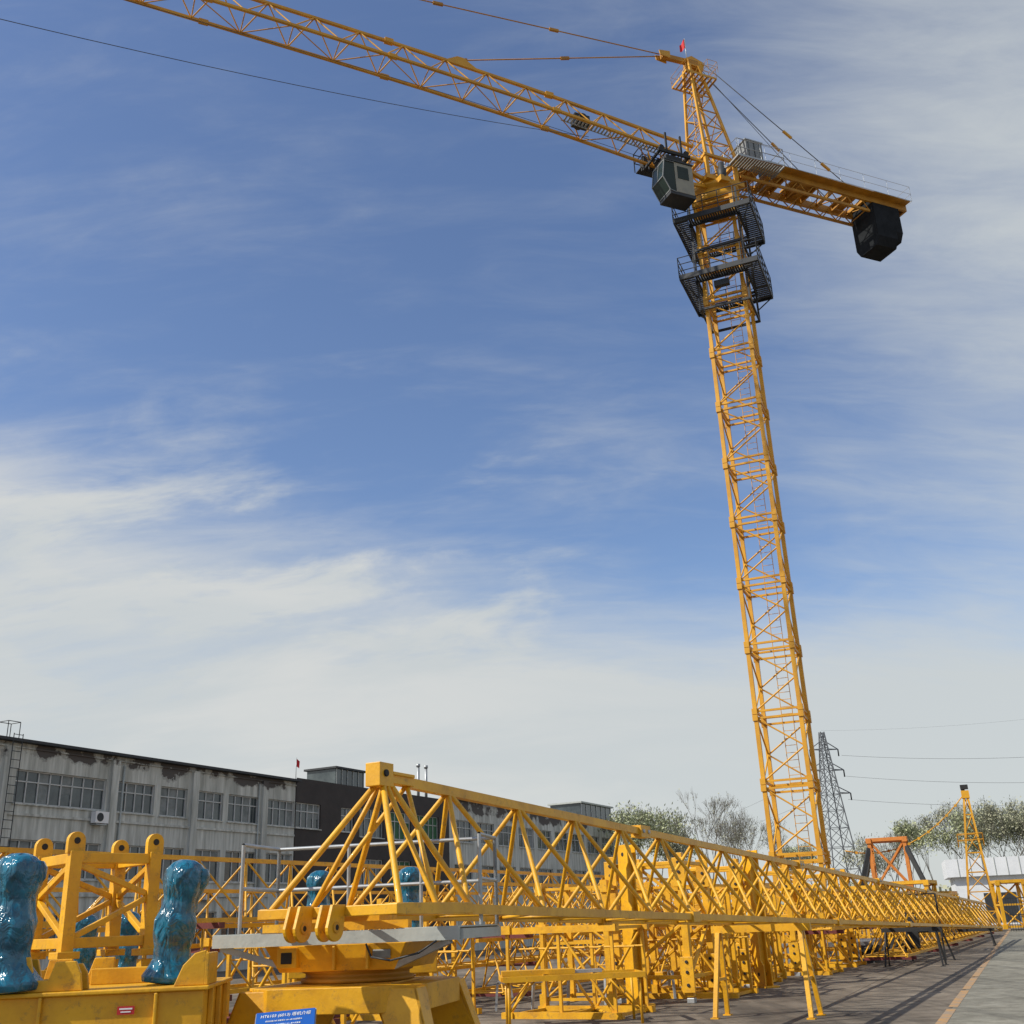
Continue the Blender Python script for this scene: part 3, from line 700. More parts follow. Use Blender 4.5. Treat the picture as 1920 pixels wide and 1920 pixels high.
# ------------------------------------------------------------------ stored mast sections
proto=thing('mast_section','yellow square lattice mast section standing on the concrete','mast section',(1.3,25.5,0),rad(-25),'stored mast sections')
mb=MB(); mast_geo(mb,1.5,0,2.5,YEL,leg=.12,br=.028,cm=1.3,ch=.24); mb.obj('lattice_frame',proto)
mb=MB(); ladder_geo(mb,.2,.4,0,2.5,YEL); mb.obj('ladder',proto)
pos=[(3.9,27.5,-25,0),(5.9,31.5,-24,0),(8.2,36,-27,0),(5.5,37.5,-27,0),(10.5,41,-27,0),(-3.2,33,-27,0),(12.5,48,-27,0),(15,53,-27,0),(17.5,58,-27,0),(20,63,-27,0),(22.5,69,-27,0),(14.5,60,-27,0),(18,66,-27,0)]
for x,y,r,z in pos: copy_tree(proto,(x,y,z),(0,0,rad(r)))
for x,y,r in((-.2,23.2,62),(6.6,34.6,63),(-4.5,18.8,63),(-6.3,24,63),(-3.6,24.5,60),(4.0,31.0,63),(8.4,38.4,63),(2.6,27.2,63)):
    copy_tree(proto,(x,y,.8),(rad(90),0,rad(r)),'yellow square lattice mast section lying on its side')
sup=thing('support_leg_frame','heavy yellow steel leg frame with bolted pin plates','crane part',(3.0,25.6,0),rad(-27),'support leg frames')
mb=MB()
for x in(-.8,.8):
    for y in(-.8,.8):
        mb.beam((x,y,.12),(x,y,3.0),.15,.15)
        mb.box((x,y-.11,2.6),(.28,.05,.6)); mb.box((x,y-.11,.55),(.28,.05,.7)); mb.box((x,y,.05),(.16,.16,.1),mt=GALV)
        for zz in(2.4,2.6,2.8,.35,.6,.8): mb.tube((x,y-.16,zz),(x,y-.12,zz),.035,mt=BLACK,n=10)
for zz in(.5,1.6,2.8):
    for a,b in(((-.8,-.8),(.8,-.8)),((.8,-.8),(.8,.8)),((.8,.8),(-.8,.8)),((-.8,.8),(-.8,-.8))): mb.beam((*a,zz),(*b,zz),.08,.08)
for y in(-.8,.8): mb.beam((-.8,y,.5),(.8,y,1.6),.07,.07); mb.beam((.8,y,1.6),(-.8,y,2.8),.07,.07)
for x in(-.8,.8): mb.beam((x,-.8,.5),(x,.8,1.6),.07,.07); mb.beam((x,.8,1.6),(x,-.8,2.8),.07,.07)
mb.obj('leg_frame',sup,bevel=.01)
for x,y,r in((4.9,29.4,-27),(7.2,34,-27),(9.8,38.5,-27)): copy_tree(sup,(x,y,0),(0,0,rad(r)))
for i,(x,y,r) in enumerate(((2.2,24.4,-60),(5.7,28.6,-65))):
    e=thing('stepped_plate_column','tall yellow stepped plate column with round bolt holes','crane part',(x,y,0),rad(r),'stepped plate columns')
    mb=MB()
    for s in(-.12,.09):
        mb.prism([(-.22,s,0),(.22,s,0),(.22,s,.5),(.12,s,.62),(.12,s,1.3),(.2,s,1.42),(.2,s,1.9),(.1,s,2.02),(.1,s,2.7),(.18,s,2.82),(.18,s,3.2),(-.18,s,3.2)],(0,.03,0))
        for zz in(.3,1.65,3.0): mb.tube((0,s-.005,zz),(0,s+.035,zz),.045,mt=BLACK,n=14)
    mb.box((0,0,1.6),(.04,.18,3.1)); mb.box((0,0,.02),(.7,.4,.04)); mb.obj('plate_pair',e,bevel=.004)
# low table frame
tb=thing('low_steel_table','low yellow steel frame table on thin braced legs','steel table',polar(2.0,20.8),rad(4))
mb=MB()
for y in(-.5,.5): mb.beam((-1.25,y,.78),(1.25,y,.78),.08,.09)
for x in(-1.25,-.45,.45,1.25): mb.beam((x,-.5,.78),(x,.5,.78),.06,.07)
mb.box((-.6,0,.87),(1.3,.4,.07)); mb.box((.3,.1,.85),(.5,.3,.05),mt=GALV)
mb.obj('table_top',tb)
for x in(-1.15,1.15):
    for y in(-.45,.45):
        mb=MB(); mb.tube((x,y,.75),(x,y,0),.025); mb.tube((x,y,.25),(x-.45*math.copysign(1,x),y,.74),.016); mb.obj('leg',tb)
def small_support(a,r,rz,zz,label):
    e=thing('slewing_support',label,'crane part',polar(a,r),rz,'slewing supports')
    mb=MB(); mb.box((0,0,zz-.15),(1.7,1.1,.3)); 
    for x in(-.7,.7):
        for y in(-.4,.4): mb.beam((x,y,0),(x,y,zz-.3),.12,.12)
    for x in(-.83,.83): mb.box((x,0,zz+.08),(.05,1.0,.2))
    mb.obj('chassis',e,bevel=.01)
    motor('wrapped_motor',e,(-.55,.1,zz),.85,5); motor('wrapped_motor',e,(.55,-.1,zz),.85,9)
small_support(-8.2,14,rad(8),1.5,'yellow slewing support with blue-wrapped motors behind the turntable')
small_support(-20.3,17,rad(-30),1.15,'yellow slewing support with blue-wrapped motors among stored jibs')

lying('crane_jib',0,38,1.3,1.1,V((8,33,0)),27,1.2,'yellow lattice jib stored parallel to the long jib',group='stored lattice jibs')
lying('crane_jib',0,34,1.3,1.1,V((11,36,0)),26.5,.3,'yellow lattice jib resting low on maroon bearers',group='stored lattice jibs')
for i in range(6):
    e=thing('galvanised_bracket','small bent galvanised bracket standing on the concrete','bracket',(-.6+i*.75,24.4+i*.5-i%2*.8,0),rad(20*i),'galvanised brackets on the ground')
    mb=MB(); mb.beam((-.15,0,0),(-.1,0,.55),.05,.05,GALV); mb.beam((-.1,0,.55),(.15,0,.55),.05,.05,GALV); mb.beam((.15,0,.55),(.2,0,.25),.05,.05,GALV); mb.obj('bent_bar',e)

# ------------------------------------------------------------------ right side objects
ds=thing('power_distribution_stand','black steel distribution box stand beside lying jib','electric box',polar(18.95,41),rad(-20))
mb=MB(); 
for x in(-.52,.52): mb.beam((x,0,0),(x,0,2.1),.06,.06,BLACK)
for zz in(.9,1.5,2.1): mb.beam((-.52,0,zz),(.52,0,zz),.045,.045,BLACK)
mb.beam((-.8,.1,0),(-.52,0,1.0),.08,.08,BLACK); mb.beam((.8,.1,0),(.52,0,1.0),.05,.05,BLACK)
mb.obj('post_frame',ds); mb=MB(); mb.box((-.40,-.15,.9),(.4,.3,1.0),mt=BLACK); mb.obj('box',ds,bevel=.02)
for a,r,rz in((16.4,41,60),(17.6,50,-30),(20.5,70,50)):
    e=thing('black_steel_clamp','black steel crane fitting lying on the concrete','crane part',polar(a,r),rad(rz),'black crane fittings on the ground')
    mb=MB(); mb.box((0,0,.17),(1.0,.4,.34),mt=BLACK,top=.7); mb.beam((-.8,0,.42),(.8,.2,.42),.09,.09,BLACK); mb.tube((0,-.3,.38),(0,.3,.38),.17,mt=BLACK,n=12); mb.obj('fitting',e)
chl=polar(21.6,82)
ch=thing('tower_head_frame','yellow lattice tower head standing on the ground with tie rods','crane part',chl,rzaz(110))
mb=MB(); hh=8.7
def cp(k,u_,s): return V((u_*(.95*(1-k)+.12*k)+.3*k,s*(.8*(1-k)+.12*k),hh*k))
for u_ in(-1,1):
    for s in(-1,1): mb.beam(cp(0,u_,s),cp(1,u_,s),.12,.12,YELC)
for i in range(7):
    k=i/7;k2=(i+1)/7
    for a,b in(((-1,-1),(1,-1)),((1,-1),(1,1)),((1,1),(-1,1)),((-1,1),(-1,-1))):
        mb.beam(cp(k,*a),cp(k,*b),.06,.06,YELC); mb.tube(cp(k,*a),cp(k2,*b),.035,mt=YELC,n=6)
mb.box((.3,0,hh+.1),(.5,.5,.5),mt=YELC); mb.obj('lattice_frame',ch)
mb=MB(); mb.tube((.2,0,hh+.2),(.2,0,hh+.6),.12,mt=BLACK); mb.box((.3,0,hh+.6),(.5,.3,.3),mt=BLACK); mb.obj('pulley_head',ch)
mb=MB(); rail(mb,[(-.7,-.6,hh*.62),(.9,-.6,hh*.62),(.9,.6,hh*.62),(-.7,.6,hh*.62)],.8,YELC,r=.025,closed=True); mb.obj('platform_railing',ch)
mb=MB(); 
p=V((.2,0,hh+.1)); q=tolocal(polar(15.9,78,1.7+78*.047),chl,rzaz(110))
L=[]
for i in range(13):
    t=i/12; c=p.lerp(q,t); c.z-=1.4*4*t*(1-t); L.append(c)
for a,b in zip(L[:-1],L[1:]): mb.tube(a,b,.04,mt=YELC,n=5); mb.box(a,(.16,.16,.16),mt=YELC)
mb.obj('tie_rod',ch)
om=thing('orange_mast_base','orange steel mast base braced by dark diagonal struts','crane part',polar(17.9,78),rad(-20))
mb=MB()
mast_geo(mb,2.2,0,6.0,ORA,leg=.22,br=.07); mb.box((0,0,5.9),(2.6,2.4,.22),mt=ORA); 
for x in(-1,1): mb.beam((x,-1,3),(-x,-1,5.7),.12,.12,ORA)
mb.obj('lattice_frame',om)
for s in(-1,1):
    for k in(-1,1):
        mb=MB(); mb.beam((s*1.15,k*1.1,5.4),(s*2.7,k*1.6,.9),.26,.26,DARK); mb.beam((s*2.7,k*1.6,.9),(s*2.7,k*1.6,0),.35,.35,DARK); mb.obj('strut',om)
for a,r,w,h in((16.3,72,3,3.0),(18.6,74,3.5,3.2),(19.4,82,4,2.6),(12.6,60,3,3.0),(11,55,3,3)):
    e=thing('mast_base_section','broad yellow lattice mast base section on the ground','mast section',polar(a,r),rad(-30),'broad mast base sections')
    mb=MB(); mast_geo(mb,w*.7,0,h,YEL,leg=.22,br=.06); mb.box((0,0,h-.1),(w*.8,w*.8,.2)); mb.obj('lattice_frame',e)
e=thing('yellow_support_frame','tall yellow plate frame stored near the white shed','crane part',polar(22.9,88),rad(-10))
mb=MB(); mast_geo(mb,1.7,0,3.2,YEL,leg=.2,br=.06); mb.box((0,0,3.15),(1.9,1.9,.2)); mb.obj('lattice_frame',e)
e=thing('black_mesh_gate','black mesh gate panel standing beside yellow frame','gate',polar(23.4,80),rad(-20))
mb=MB(); 
for i in range(14): mb.beam((-1+i*2/13,0,0),(-1+i*2/13,0,2.0),.03,.03,BLACK)
for zz in(.1,1.0,2.0): mb.beam((-1,0,zz),(1,0,zz),.06,.06,BLACK)
mb.obj('panel',e)
e=thing('white_shed','long low white panel shed with flat roof','shed',polar(25.4,112),rad(-18))
mb=MB(); mb.box((0,0,2.0),(19,8,4.0),mt=SHEDW); mb.obj('wall',e)
mb=MB(); mb.box((0,0,4.75),(20,9,1.5),mt=SHEDW)
for i in range(19): mb.box((-9+i,-4.52,4.75),(.05,.04,1.5),mt=GREY)
mb.obj('roof',e)
for i in range(3):
    mb=MB(); mb.box((-6+i*6,-4.03,1.4),(2.6,.06,2.4),mt=DARK); mb.obj('door',e)

# ------------------------------------------------------------------ power pylon
PY=polar(15.55,150)
py=thing('power_pylon','grey steel lattice power pylon with short crossarms','pylon',PY,rad(10))
mb=MB(); PH=24.5
def pw(z): return .2+2.1*(1-z/PH)
lv=[0,3.5,6.5,9.2,11.6,13.8,15.8,17.6,19.2,20.6,21.9,23,24]
for a,b in zip(lv[:-1],lv[1:]):
    wa,wb=pw(a),pw(b)
    for sx,sy in((-1,-1),(1,-1),(1,1),(-1,1)): mb.beam((sx*wa,sy*wa,a),(sx*wb,sy*wb,b),.12,.12,PS)
    for (ax_,ay),(bx,by) in(((-1,-1),(1,-1)),((1,-1),(1,1)),((1,1),(-1,1)),((-1,1),(-1,-1))):
        mb.beam((ax_*wa,ay*wa,a),(bx*wb,by*wb,b),.065,.065,PS); mb.beam((bx*wa,by*wa,a),(ax_*wb,ay*wb,b),.065,.065,PS); mb.beam((ax_*wa,ay*wa,a),(bx*wa,by*wa,a),.065,.065,PS)
mb.obj('lattice_tower',py)
for zz,l in((16,2.9),(19,2.4),(21.7,2.0)):
    mb=MB()
    for s in(-1,1):
        w_=pw(zz)
        mb.beam((s*w_,-w_,zz),(s*l,0,zz),.1,.1,PS); mb.beam((s*w_,w_,zz),(s*l,0,zz),.1,.1,PS); mb.beam((s*w_,0,zz+1.0),(s*l,0,zz),.1,.1,PS)
        mb.tube((s*l,0,zz),(s*l,0,zz-.9),.09,mt=BLACK)
    mb.obj('crossarm',py)
for (zz,s,e2,rr_) in((15.2,1,(26,150,.079),.018),(18.2,1,(26,150,.097),.018),(20.9,1,(26,150,.118),.018),(24.2,0,(26,150,.150),.007),(15.2,-1,(8,250,.06),.015),(18.2,-1,(8,250,.072),.015)):
    p=PY+Matrix.Rotation(rad(10),3,'Z')@V((s*2.4,0,zz)); q=polar(e2[0],e2[1],1.7+e2[1]*e2[2])
    q=p+(q-p)*1.6
    cable('power_line',p,q,1.0,rr_,'thin overhead power line running from the pylon',group='power lines')

# ------------------------------------------------------------------ factory building
B0=V((-21.9,45.0,0))
def wallx(mb,x0,x1,z0,z1,ops,mt,y=0,dep=.18):
    xs=sorted(set([x0,x1]+[a for o in ops for a in(o[0],o[1])])); zs=sorted(set([z0,z1]+[a for o in ops for a in(o[2],o[3])]))
    for a,b in zip(xs[:-1],xs[1:]):
        for c,d_ in zip(zs[:-1],zs[1:]):
            mx_,mz=(a+b)/2,(c+d_)/2
            if any(o[0]<mx_<o[1] and o[2]<mz<o[3] for o in ops): continue
            mb.add([(a,y,c),(b,y,c),(b,y,d_),(a,y,d_)],[(0,1,2,3)],mt)
    for a,b,c,d_ in ops:
        mb.add([(a,y,c),(b,y,c),(b,y+dep,c),(a,y+dep,c)],[(3,2,1,0)],mt); mb.add([(a,y,d_),(b,y,d_),(b,y+dep,d_),(a,y+dep,d_)],[(0,1,2,3)],mt)
        mb.add([(a,y,c),(a,y,d_),(a,y+dep,d_),(a,y+dep,c)],[(0,1,2,3)],mt); mb.add([(b,y,c),(b,y,d_),(b,y+dep,d_),(b,y+dep,c)],[(3,2,1,0)],mt)
wr=random.Random(11)
CURT=mat('faded_curtain',(.25,.27,.27),(.16,.18,.18),rough=.9,scale=3)
def window(parent,a,b,c,d_,y=0,n=None,fm=WFRAME,gm=WGLASS):
    n=n or max(2,round((b-a)/.62))
    mb=MB(); mb.add([(a,y+.15,c),(b,y+.15,c),(b,y+.15,d_),(a,y+.15,d_)],[(0,1,2,3)],gm)
    for i in range(n):
        if wr.random()<.3:
            xa=a+(b-a)*i/n+.05; xb=a+(b-a)*(i+1)/n-.05; zz=c+(d_-c)*wr.choice((.05,.4,.66))
            mb.add([(xa,y+.146,zz),(xb,y+.146,zz),(xb,y+.146,d_-.05),(xa,y+.146,d_-.05)],[(0,1,2,3)],CURT)
    g=mb.obj('window',parent)
    mb=MB(); f=.05
    for zz in(c+.03,d_-.03,c+(d_-c)*.66): mb.beam((a,y+.12,zz),(b,y+.12,zz),.05,f,fm)
    for i in range(n+1):
        x=a+.03+(b-a-.06)*i/n; mb.beam((x,y+.12,c),(x,y+.12,d_),.05 if i not in(0,n) else .06,.05,fm)
    mb.beam((a-.05,y-.03,c-.03),(b+.05,y-.03,c-.03),.1,.05,FAC)
    mb.obj('window_frame',g)
bl=thing('factory_building','long weathered white two-storey factory building with peeling parapet','building',B0,rzaz(27))
GR=[(1.0,5.9),(6.6,8.9),(9.3,11.1),(11.9,13.7),(14.1,16.5),(17.2,21.8)]
GRm=[(-10,-5.5),(-4.6,.0)]
ops=[]
for a,b in GRm+GR:
    if b<19.6: ops.append((a,b,7.2,8.6)); ops.append((a,b,4.2,5.75)); ops.append((a,b,1.2,2.8))
ops.append((17.2,19.55,7.2,8.6)); ops.append((17.2,19.5,4.2,5.75))
mb=MB(); wallx(mb,-12,19.6,0,9.7,ops,FAC)
mb.box((3.8,6.1,4.85),(31.6,11.8,9.68),mt=FAC)
wl=mb.obj('wall',bl)
for o in ops: window(bl,*o)
mb=MB(); mb.box((3.8,-.12,9.75),(31.7,.5,.12),mt=DARK); mb.box((3.8,-.02,9.5),(31.6,.12,.06),mt=FAC); mb.obj('roof_edge',bl)
for x in(-5.05,.45,6.25,11.5,16.85):
    mb=MB(); mb.box((x,-.09,4.75),(.42,.18,9.5),mt=FAC); mb.obj('pilaster',bl)
mb=MB(); mb.box((-1+3.8,-.05,3.55),(31.5-2,.10,.14),mt=FAC); mb.box((3.8,-.04,6.75),(31.5,.08,.1),mt=FAC); mb.obj('string_course',bl)
for x,z in((5.45,6.85),(12.8,3.6)):
    mb=MB(); mb.box((x,-.28,z),(.75,.3,.5),mt=WHITE); mb.tube((x-.12,-.44,z),(x-.12,-.43,z),.19,mt=DARK,n=18); mb.beam((x-.3,-.2,z-.3),(x+.3,-.2,z-.3),.4,.04,GALV); mb.obj('air_conditioner',bl)
for x in(6.8,16.4):
    mb=MB(); mb.tube((x,-.08,0),(x,-.08,9.3),.05,mt=GREY,n=8); mb.obj('drain_pipe',bl)
mb=MB()
ladder_geo(mb,.6,-.35,0,10.0,DARK,w=.45,r=.015,step=.35)
rail(mb,[(.3,0,9.8),(.9,0,9.8),(.9,.6,9.8),(.3,.6,9.8)],.75,DARK,r=.018,closed=True,mids=0); mb.obj('roof_ladder',bl)
b2=thing('brown_clad_building','dark brown clad building section with green sheets in its windows','building',B0+az(27)*19.6,rzaz(27))
L2=36.5-19.6
ops=[(4.3,5.6,7.2,8.6),(6.2,8.8,7.0,8.7),(9.6,12,7.0,8.7),(12.6,15.5,7.0,8.7),(6.2,8.8,4.2,5.7),(9.6,12,4.2,5.7)]
mb=MB(); wallx(mb,0,L2,0,9.95,ops+[(.0+.02,2.3,7.2,8.6)],BROWN,y=-.05); mb.box((L2/2,6.3,4.95),(L2-.04,12,9.93),mt=BROWN); mb.obj('wall',b2)
window(b2,.02,2.3,7.2,8.6,y=-.05)
for i,o in enumerate(ops): window(b2,*o,y=-.05,gm=GREEN if i in(2,3,5) else WGLASS,fm=GREY if i%2 else WFRAME)
mb=MB(); mb.box((6.3,1.9,10.5),(3.0,2.2,1.1),mt=WGLASS); mb.box((6.3,1.9,11.1),(3.3,2.5,.12),mt=DARK)
for i in range(6): mb.box((4.86+i*.576,.78,10.5),(.05,.05,1.1),mt=GREY)
mb.obj('roof_penthouse',b2)
mb=MB(); mb.tube((.6,.5,9.9),(.6,.5,11.2),.02,mt=GALV,n=6); fl=[(.6,.5,11.15),(.85,.45,11.0),(.82,.45,10.6),(.6,.5,10.7)]; mb.add(fl,[(0,1,2,3)],FLAG); mb.obj('flag',b2)
for x in(13.8,14.8):
    mb=MB(); mb.tube((x,.5,9.9),(x,.5,12.0),.10,mt=GALV,n=10); mb.tube((x,.5,12.0),(x,.5,12.2),.14,mt=GALV,n=10); mb.obj('chimney_pipe',b2)
b3=thing('grey_factory_wing','long grey factory wing with rows of windows','building',B0+az(27)*36.5,rzaz(27))
ops=[]
x=.8
while x<28: ops.append((x,x+2.6,7.2,8.7)); ops.append((x,x+2.6,4.2,5.7)); x+=3.3
mb=MB(); wallx(mb,0,31,0,10.1,ops,FAC,y=.02); mb.box((15.5,6.3,5.0),(30.96,12,10.08),mt=FAC); mb.obj('wall',b3)
for o in ops: window(b3,*o,y=.02,n=3)
mb=MB(); mb.box((15.5,-.05,10.15),(31.2,.5,.14),mt=DARK); mb.obj('roof_edge',b3)
mb=MB(); mb.box((27.4,2,10.85),(7,3,1.4),mt=WGLASS); mb.box((27.4,2,11.62),(7.4,3.4,.14),mt=GREY)
for i in range(7): mb.box((24.0+i*1.13,.48,10.85),(.08,.06,1.4),mt=WFRAME)
mb.obj('roof_penthouse',b3)

# ------------------------------------------------------------------ trees
def tree(a,r,h,crown,mt,leaves,seed,label,bare=False,lean=0):
    rnd=random.Random(seed)
    e=thing('tree',label,'tree',polar(a,r),0,'trees along the far edge of the yard')
    segs=[];tips=[]
    def grow(p,d,l,rr,dep):
        q=p+d*l; segs.append((p,q,rr))
        if dep<=2: tips.append((p,q))
        if dep==0: return
        nb=rnd.choice((2,3,3)) if dep>1 else 3
        for k in range(nb):
            if bare: dd=(d+V((rnd.uniform(-1,1),rnd.uniform(-1,1),rnd.uniform(.0,.7)))*.42).normalized()
            else: dd=(d+V((rnd.uniform(-1,1),rnd.uniform(-1,1),rnd.uniform(-.1,.7)))*.62).normalized()
            grow(q,dd,l*rnd.uniform(.62,.86),rr*.58,dep-1)
    grow(V((0,0,0)),V((lean,0,1)).normalized(),1.0,.04,6)
    zmax=max(q.z for _,q,_ in segs); S=h/zmax
    sc=lambda p:V((p.x*S,p.y*S,p.z*S))
    mb=MB()
    for p,q,rr in segs:
        r_=max(rr*S*.8,.009); mb.tube(sc(p),sc(q),r_,r_*.68,mt=BARK,n=6 if r_>.06 else 3,caps=False)
    mb.obj('trunk',e)
    pts=[];fs=[]
    for i in range(leaves):
        p,q=rnd.choice(tips); c=sc(p.lerp(q,rnd.random()))+V((rnd.gauss(0,.25),rnd.gauss(0,.25),rnd.gauss(0,.25)-(.6*rnd.random() if not bare else 0)))*crown
        s=rnd.uniform(.035,.08)*(1 if not bare else .6); d1=V((rnd.uniform(-.5,.5),rnd.uniform(-.5,.5),rnd.uniform(-1,1))).normalized(); d2=d1.orthogonal().normalized()
        o=len(pts); pts+=[c-d1*s*2.4,c+d2*s,c+d1*s*2.4,c-d2*s]; fs.append((o,o+1,o+2,o+3))
    mb=MB(); mb.add(pts,fs,mt); mb.obj('crown',e)
LB='leafy spring willow tree with thin pale green foliage'
BB='nearly bare tree with fine grey twigs'
tree(5.6,100,11.2,1.1,LEAF,2400,1,LB); tree(6.6,102,11.6,1.1,LEAF,2400,2,LB); tree(7.6,108,11.0,1.1,LEAF2,2200,3,LB); tree(8.3,110,9.5,1.1,LEAF,2000,31,LB)
tree(9.3,100,12.8,.7,LEAF2,250,4,'bare tall tree with fine upright twigs',bare=True)
tree(10.0,104,11.0,.7,LEAF2,400,53,BB,bare=True)
tree(11.2,98,10.0,.8,LEAF2,600,5,BB,bare=True)
tree(10.5,104,10.0,.8,LEAF2,500,51,BB,bare=True)
tree(12.1,102,9.8,.8,LEAF2,600,52,BB,bare=True)
tree(16.9,118,8.8,1.2,LEAF2,2000,6,LB)
for i,(a,h) in enumerate(((17.9,9),(18.9,10.5),(19.8,11),(20.8,11.4),(21.8,12.2),(22.7,12.3),(23.6,11.5),(24.5,11),(25.6,11),(26.7,11),(13.0,9),(14.2,9),(23.1,11.8),(24.1,11.2))):
    bare=i in(0,2,7,10)
    tree(a,120+(i%3)*6,h,1.2,LEAF if i%2 else LEAF2,1500 if bare else 3600,20+i,BB if bare else LB,bare=bare)
rnd=random.Random(3); pts=[];fs=[]
for i in range(22000):
    a=rnd.uniform(-40,45); r=rnd.uniform(210,240); hmax=4.5+1.3*math.sin(a*1.3)+1.0*math.sin(a*4.1)
    c=polar(a,r,abs(rnd.gauss(0,.5))*hmax*.8); s=rnd.uniform(.2,.6); d1=V((rnd.uniform(-1,1),rnd.uniform(-1,1),rnd.uniform(-1,1))).normalized(); d2=d1.orthogonal().normalized()
    o=len(pts); pts+=[c-d1*s,c+d2*s,c+d1*s,c-d2*s]; fs.append((o,o+1,o+2,o+3))
mb=MB(); mb.add(pts,fs,LEAF2); o=mb.obj('distant_wood'); o['kind']='stuff'; o['label']='far-off belt of low grey-green woodland'

# ------------------------------------------------------------------ light and sky
SAZ=-110; SEL=42
sd=az(SAZ)*math.cos(rad(SEL))+Z*math.sin(rad(SEL))
sl=bpy.data.lights.new('sun','SUN'); sl.energy=4.9; sl.angle=rad(.5); sl.color=(1,.95,.85)
so=bpy.data.objects.new('sun',sl); COL.objects.link(so); so.rotation_euler=sd.to_track_quat('Z','Y').to_euler(); so.location=(0,0,80)
w=bpy.data.worlds.new('World'); bpy.context.scene.world=w; w.use_nodes=True
nt=w.node_tree; N=nt.nodes; L=nt.links; bg=N['Background']; bg.inputs['Strength'].default_value=.135
sky=N.new('ShaderNodeTexSky'); sky.sky_type='NISHITA'; sky.sun_disc=False; sky.sun_elevation=rad(SEL); sky.sun_rotation=rad(SAZ); sky.air_density=1.0; sky.dust_density=.7; sky.ozone_density=1.8
hs=N.new('ShaderNodeHueSaturation'); hs.inputs['Saturation'].default_value=1.08; hs.inputs['Value'].default_value=1.08; hs.inputs['Hue'].default_value=.507; L.new(sky.outputs[0],hs.inputs['Color'])
tc=N.new('ShaderNodeTexCoord'); sp=N.new('ShaderNodeSeparateXYZ'); L.new(tc.outputs['Generated'],sp.inputs[0])
def M(op,a,b=None,c=None,clamp=False):
    n_=N.new('ShaderNodeMath'); n_.operation=op; n_.use_clamp=clamp
    for i,v in enumerate((a,b,c)):
        if v is None: continue
        if isinstance(v,(int,float)): n_.inputs[i].default_value=v
        else: L.new(v,n_.inputs[i])
    return n_.outputs[0]
def MR(v,a,b,c=0,d_=1):
    n_=N.new('ShaderNodeMapRange'); n_.interpolation_type='SMOOTHSTEP'; L.new(v,n_.inputs[0]); n_.inputs[1].default_value=a; n_.inputs[2].default_value=b; n_.inputs[3].default_value=c; n_.inputs[4].default_value=d_; return n_.outputs[0]
x,y,z=sp.outputs
zz=M('ADD',M('MAXIMUM',z,0.0),.42)
px=M('DIVIDE',x,zz); py_=M('DIVIDE',y,zz)
cb=N.new('ShaderNodeCombineXYZ'); L.new(px,cb.inputs[0]); L.new(py_,cb.inputs[1])
def noise(rot,sc,scale,detail,rough,dist,off=0):
    mp=N.new('ShaderNodeMapping'); mp.inputs['Rotation'].default_value=(0,0,rad(rot)); mp.inputs['Scale'].default_value=(sc[0],sc[1],1); mp.inputs['Location'].default_value=(off,off*.7,0); L.new(cb.outputs[0],mp.inputs[0])
    n1=N.new('ShaderNodeTexNoise'); n1.inputs['Scale'].default_value=scale; n1.inputs['Detail'].default_value=detail; n1.inputs['Roughness'].default_value=rough; n1.inputs['Distortion'].default_value=dist; L.new(mp.outputs[0],n1.inputs['Vector'])
    return n1.outputs[0]
nA=noise(38,(.7,2.0),2.6,11,.58,.5)     # feathery streaks
nB=noise(0,(1,1),1.1,5,.5,.3)            # large patches
nC=noise(50,(.8,3.0),7,8,.62,.6,3)       # fine wisps
nD=noise(30,(.8,1.7),4.6,9,.6,.5,21)
nE=noise(52,(.5,2.2),2.2,8,.58,.6,12)    # faint high streaks
lowtilt=MR(M('ADD',z,M('MULTIPLY',x,.22)),.37,.18)
low2=MR(z,.26,.08)
right=MR(x,.12,.46)
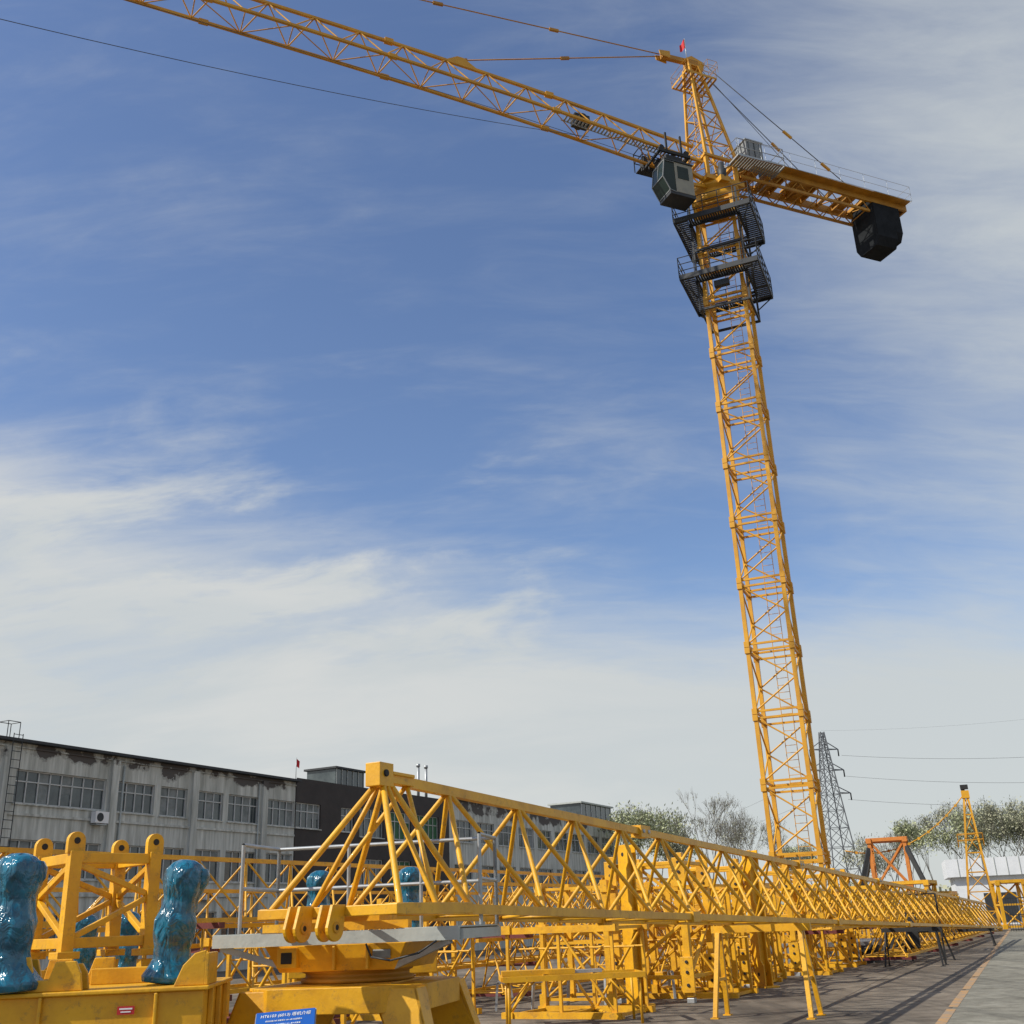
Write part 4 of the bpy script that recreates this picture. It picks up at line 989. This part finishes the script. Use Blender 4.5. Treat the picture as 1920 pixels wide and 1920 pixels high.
top=MR(M('ADD',M('MULTIPLY',x,.9),z),.62,.95)
cov=M('ADD',M('MULTIPLY',lowtilt,.85),M('MULTIPLY',right,.42))
cov=M('ADD',cov,M('MULTIPLY',low2,.30))
cov=M('ADD',cov,M('MULTIPLY',top,.16))
band=M('MULTIPLY',MR(z,.56,.34),MR(x,.25,-.10))
wisp=M('MULTIPLY',band,MR(nD,.44,.70,0,.50))
high=M('MULTIPLY',MR(z,.42,.62),MR(nE,.45,.78,0,.26))
nn=M('ADD',M('MULTIPLY',M('SUBTRACT',nA,.5),.9),M('MULTIPLY',M('SUBTRACT',nB,.5),.5))
nn=M('ADD',nn,M('MULTIPLY',M('SUBTRACT',nC,.5),.55))
# the haze close to the horizon is smoother than the cloud above it
nn=M('MULTIPLY',nn,MR(z,.02,.30,.45,1.0))
mask=M('ADD',M('ADD',cov,M('ADD',wisp,high)),M('ADD',nn,.06),clamp=True)
mask=M('MULTIPLY',MR(mask,-.05,1.1),.95)
mx=N.new('ShaderNodeMix'); mx.data_type='RGBA'; L.new(mask,mx.inputs[0]); L.new(hs.outputs[0],mx.inputs[6])
cl=N.new('ShaderNodeMix'); cl.data_type='RGBA'; cl.inputs[6].default_value=(4.45,4.7,4.7,1); cl.inputs[7].default_value=(5.05,5.12,4.95,1)
L.new(M('MULTIPLY',MR(nA,.38,.66),MR(x,.4,-.2),clamp=True),cl.inputs[0]); L.new(cl.outputs[2],mx.inputs[7])
L.new(mx.outputs[2],bg.inputs['Color'])

# ------------------------------------------------------------------ camera
cd=bpy.data.cameras.new('camera'); cam=bpy.data.objects.new('camera',cd); COL.objects.link(cam)
cd.sensor_width=36; cd.sensor_fit='HORIZONTAL'; cd.lens=36*2000/1920; cd.clip_end=4000; cd.clip_start=.05
cam.matrix_world=Matrix.Translation((0,0,1.7))@Matrix.Rotation(rad(90+21.06),4,'X')@Matrix.Rotation(rad(-2.3),4,'Z')
bpy.context.scene.camera=cam
bpy.context.scene.view_settings.view_transform='Standard'
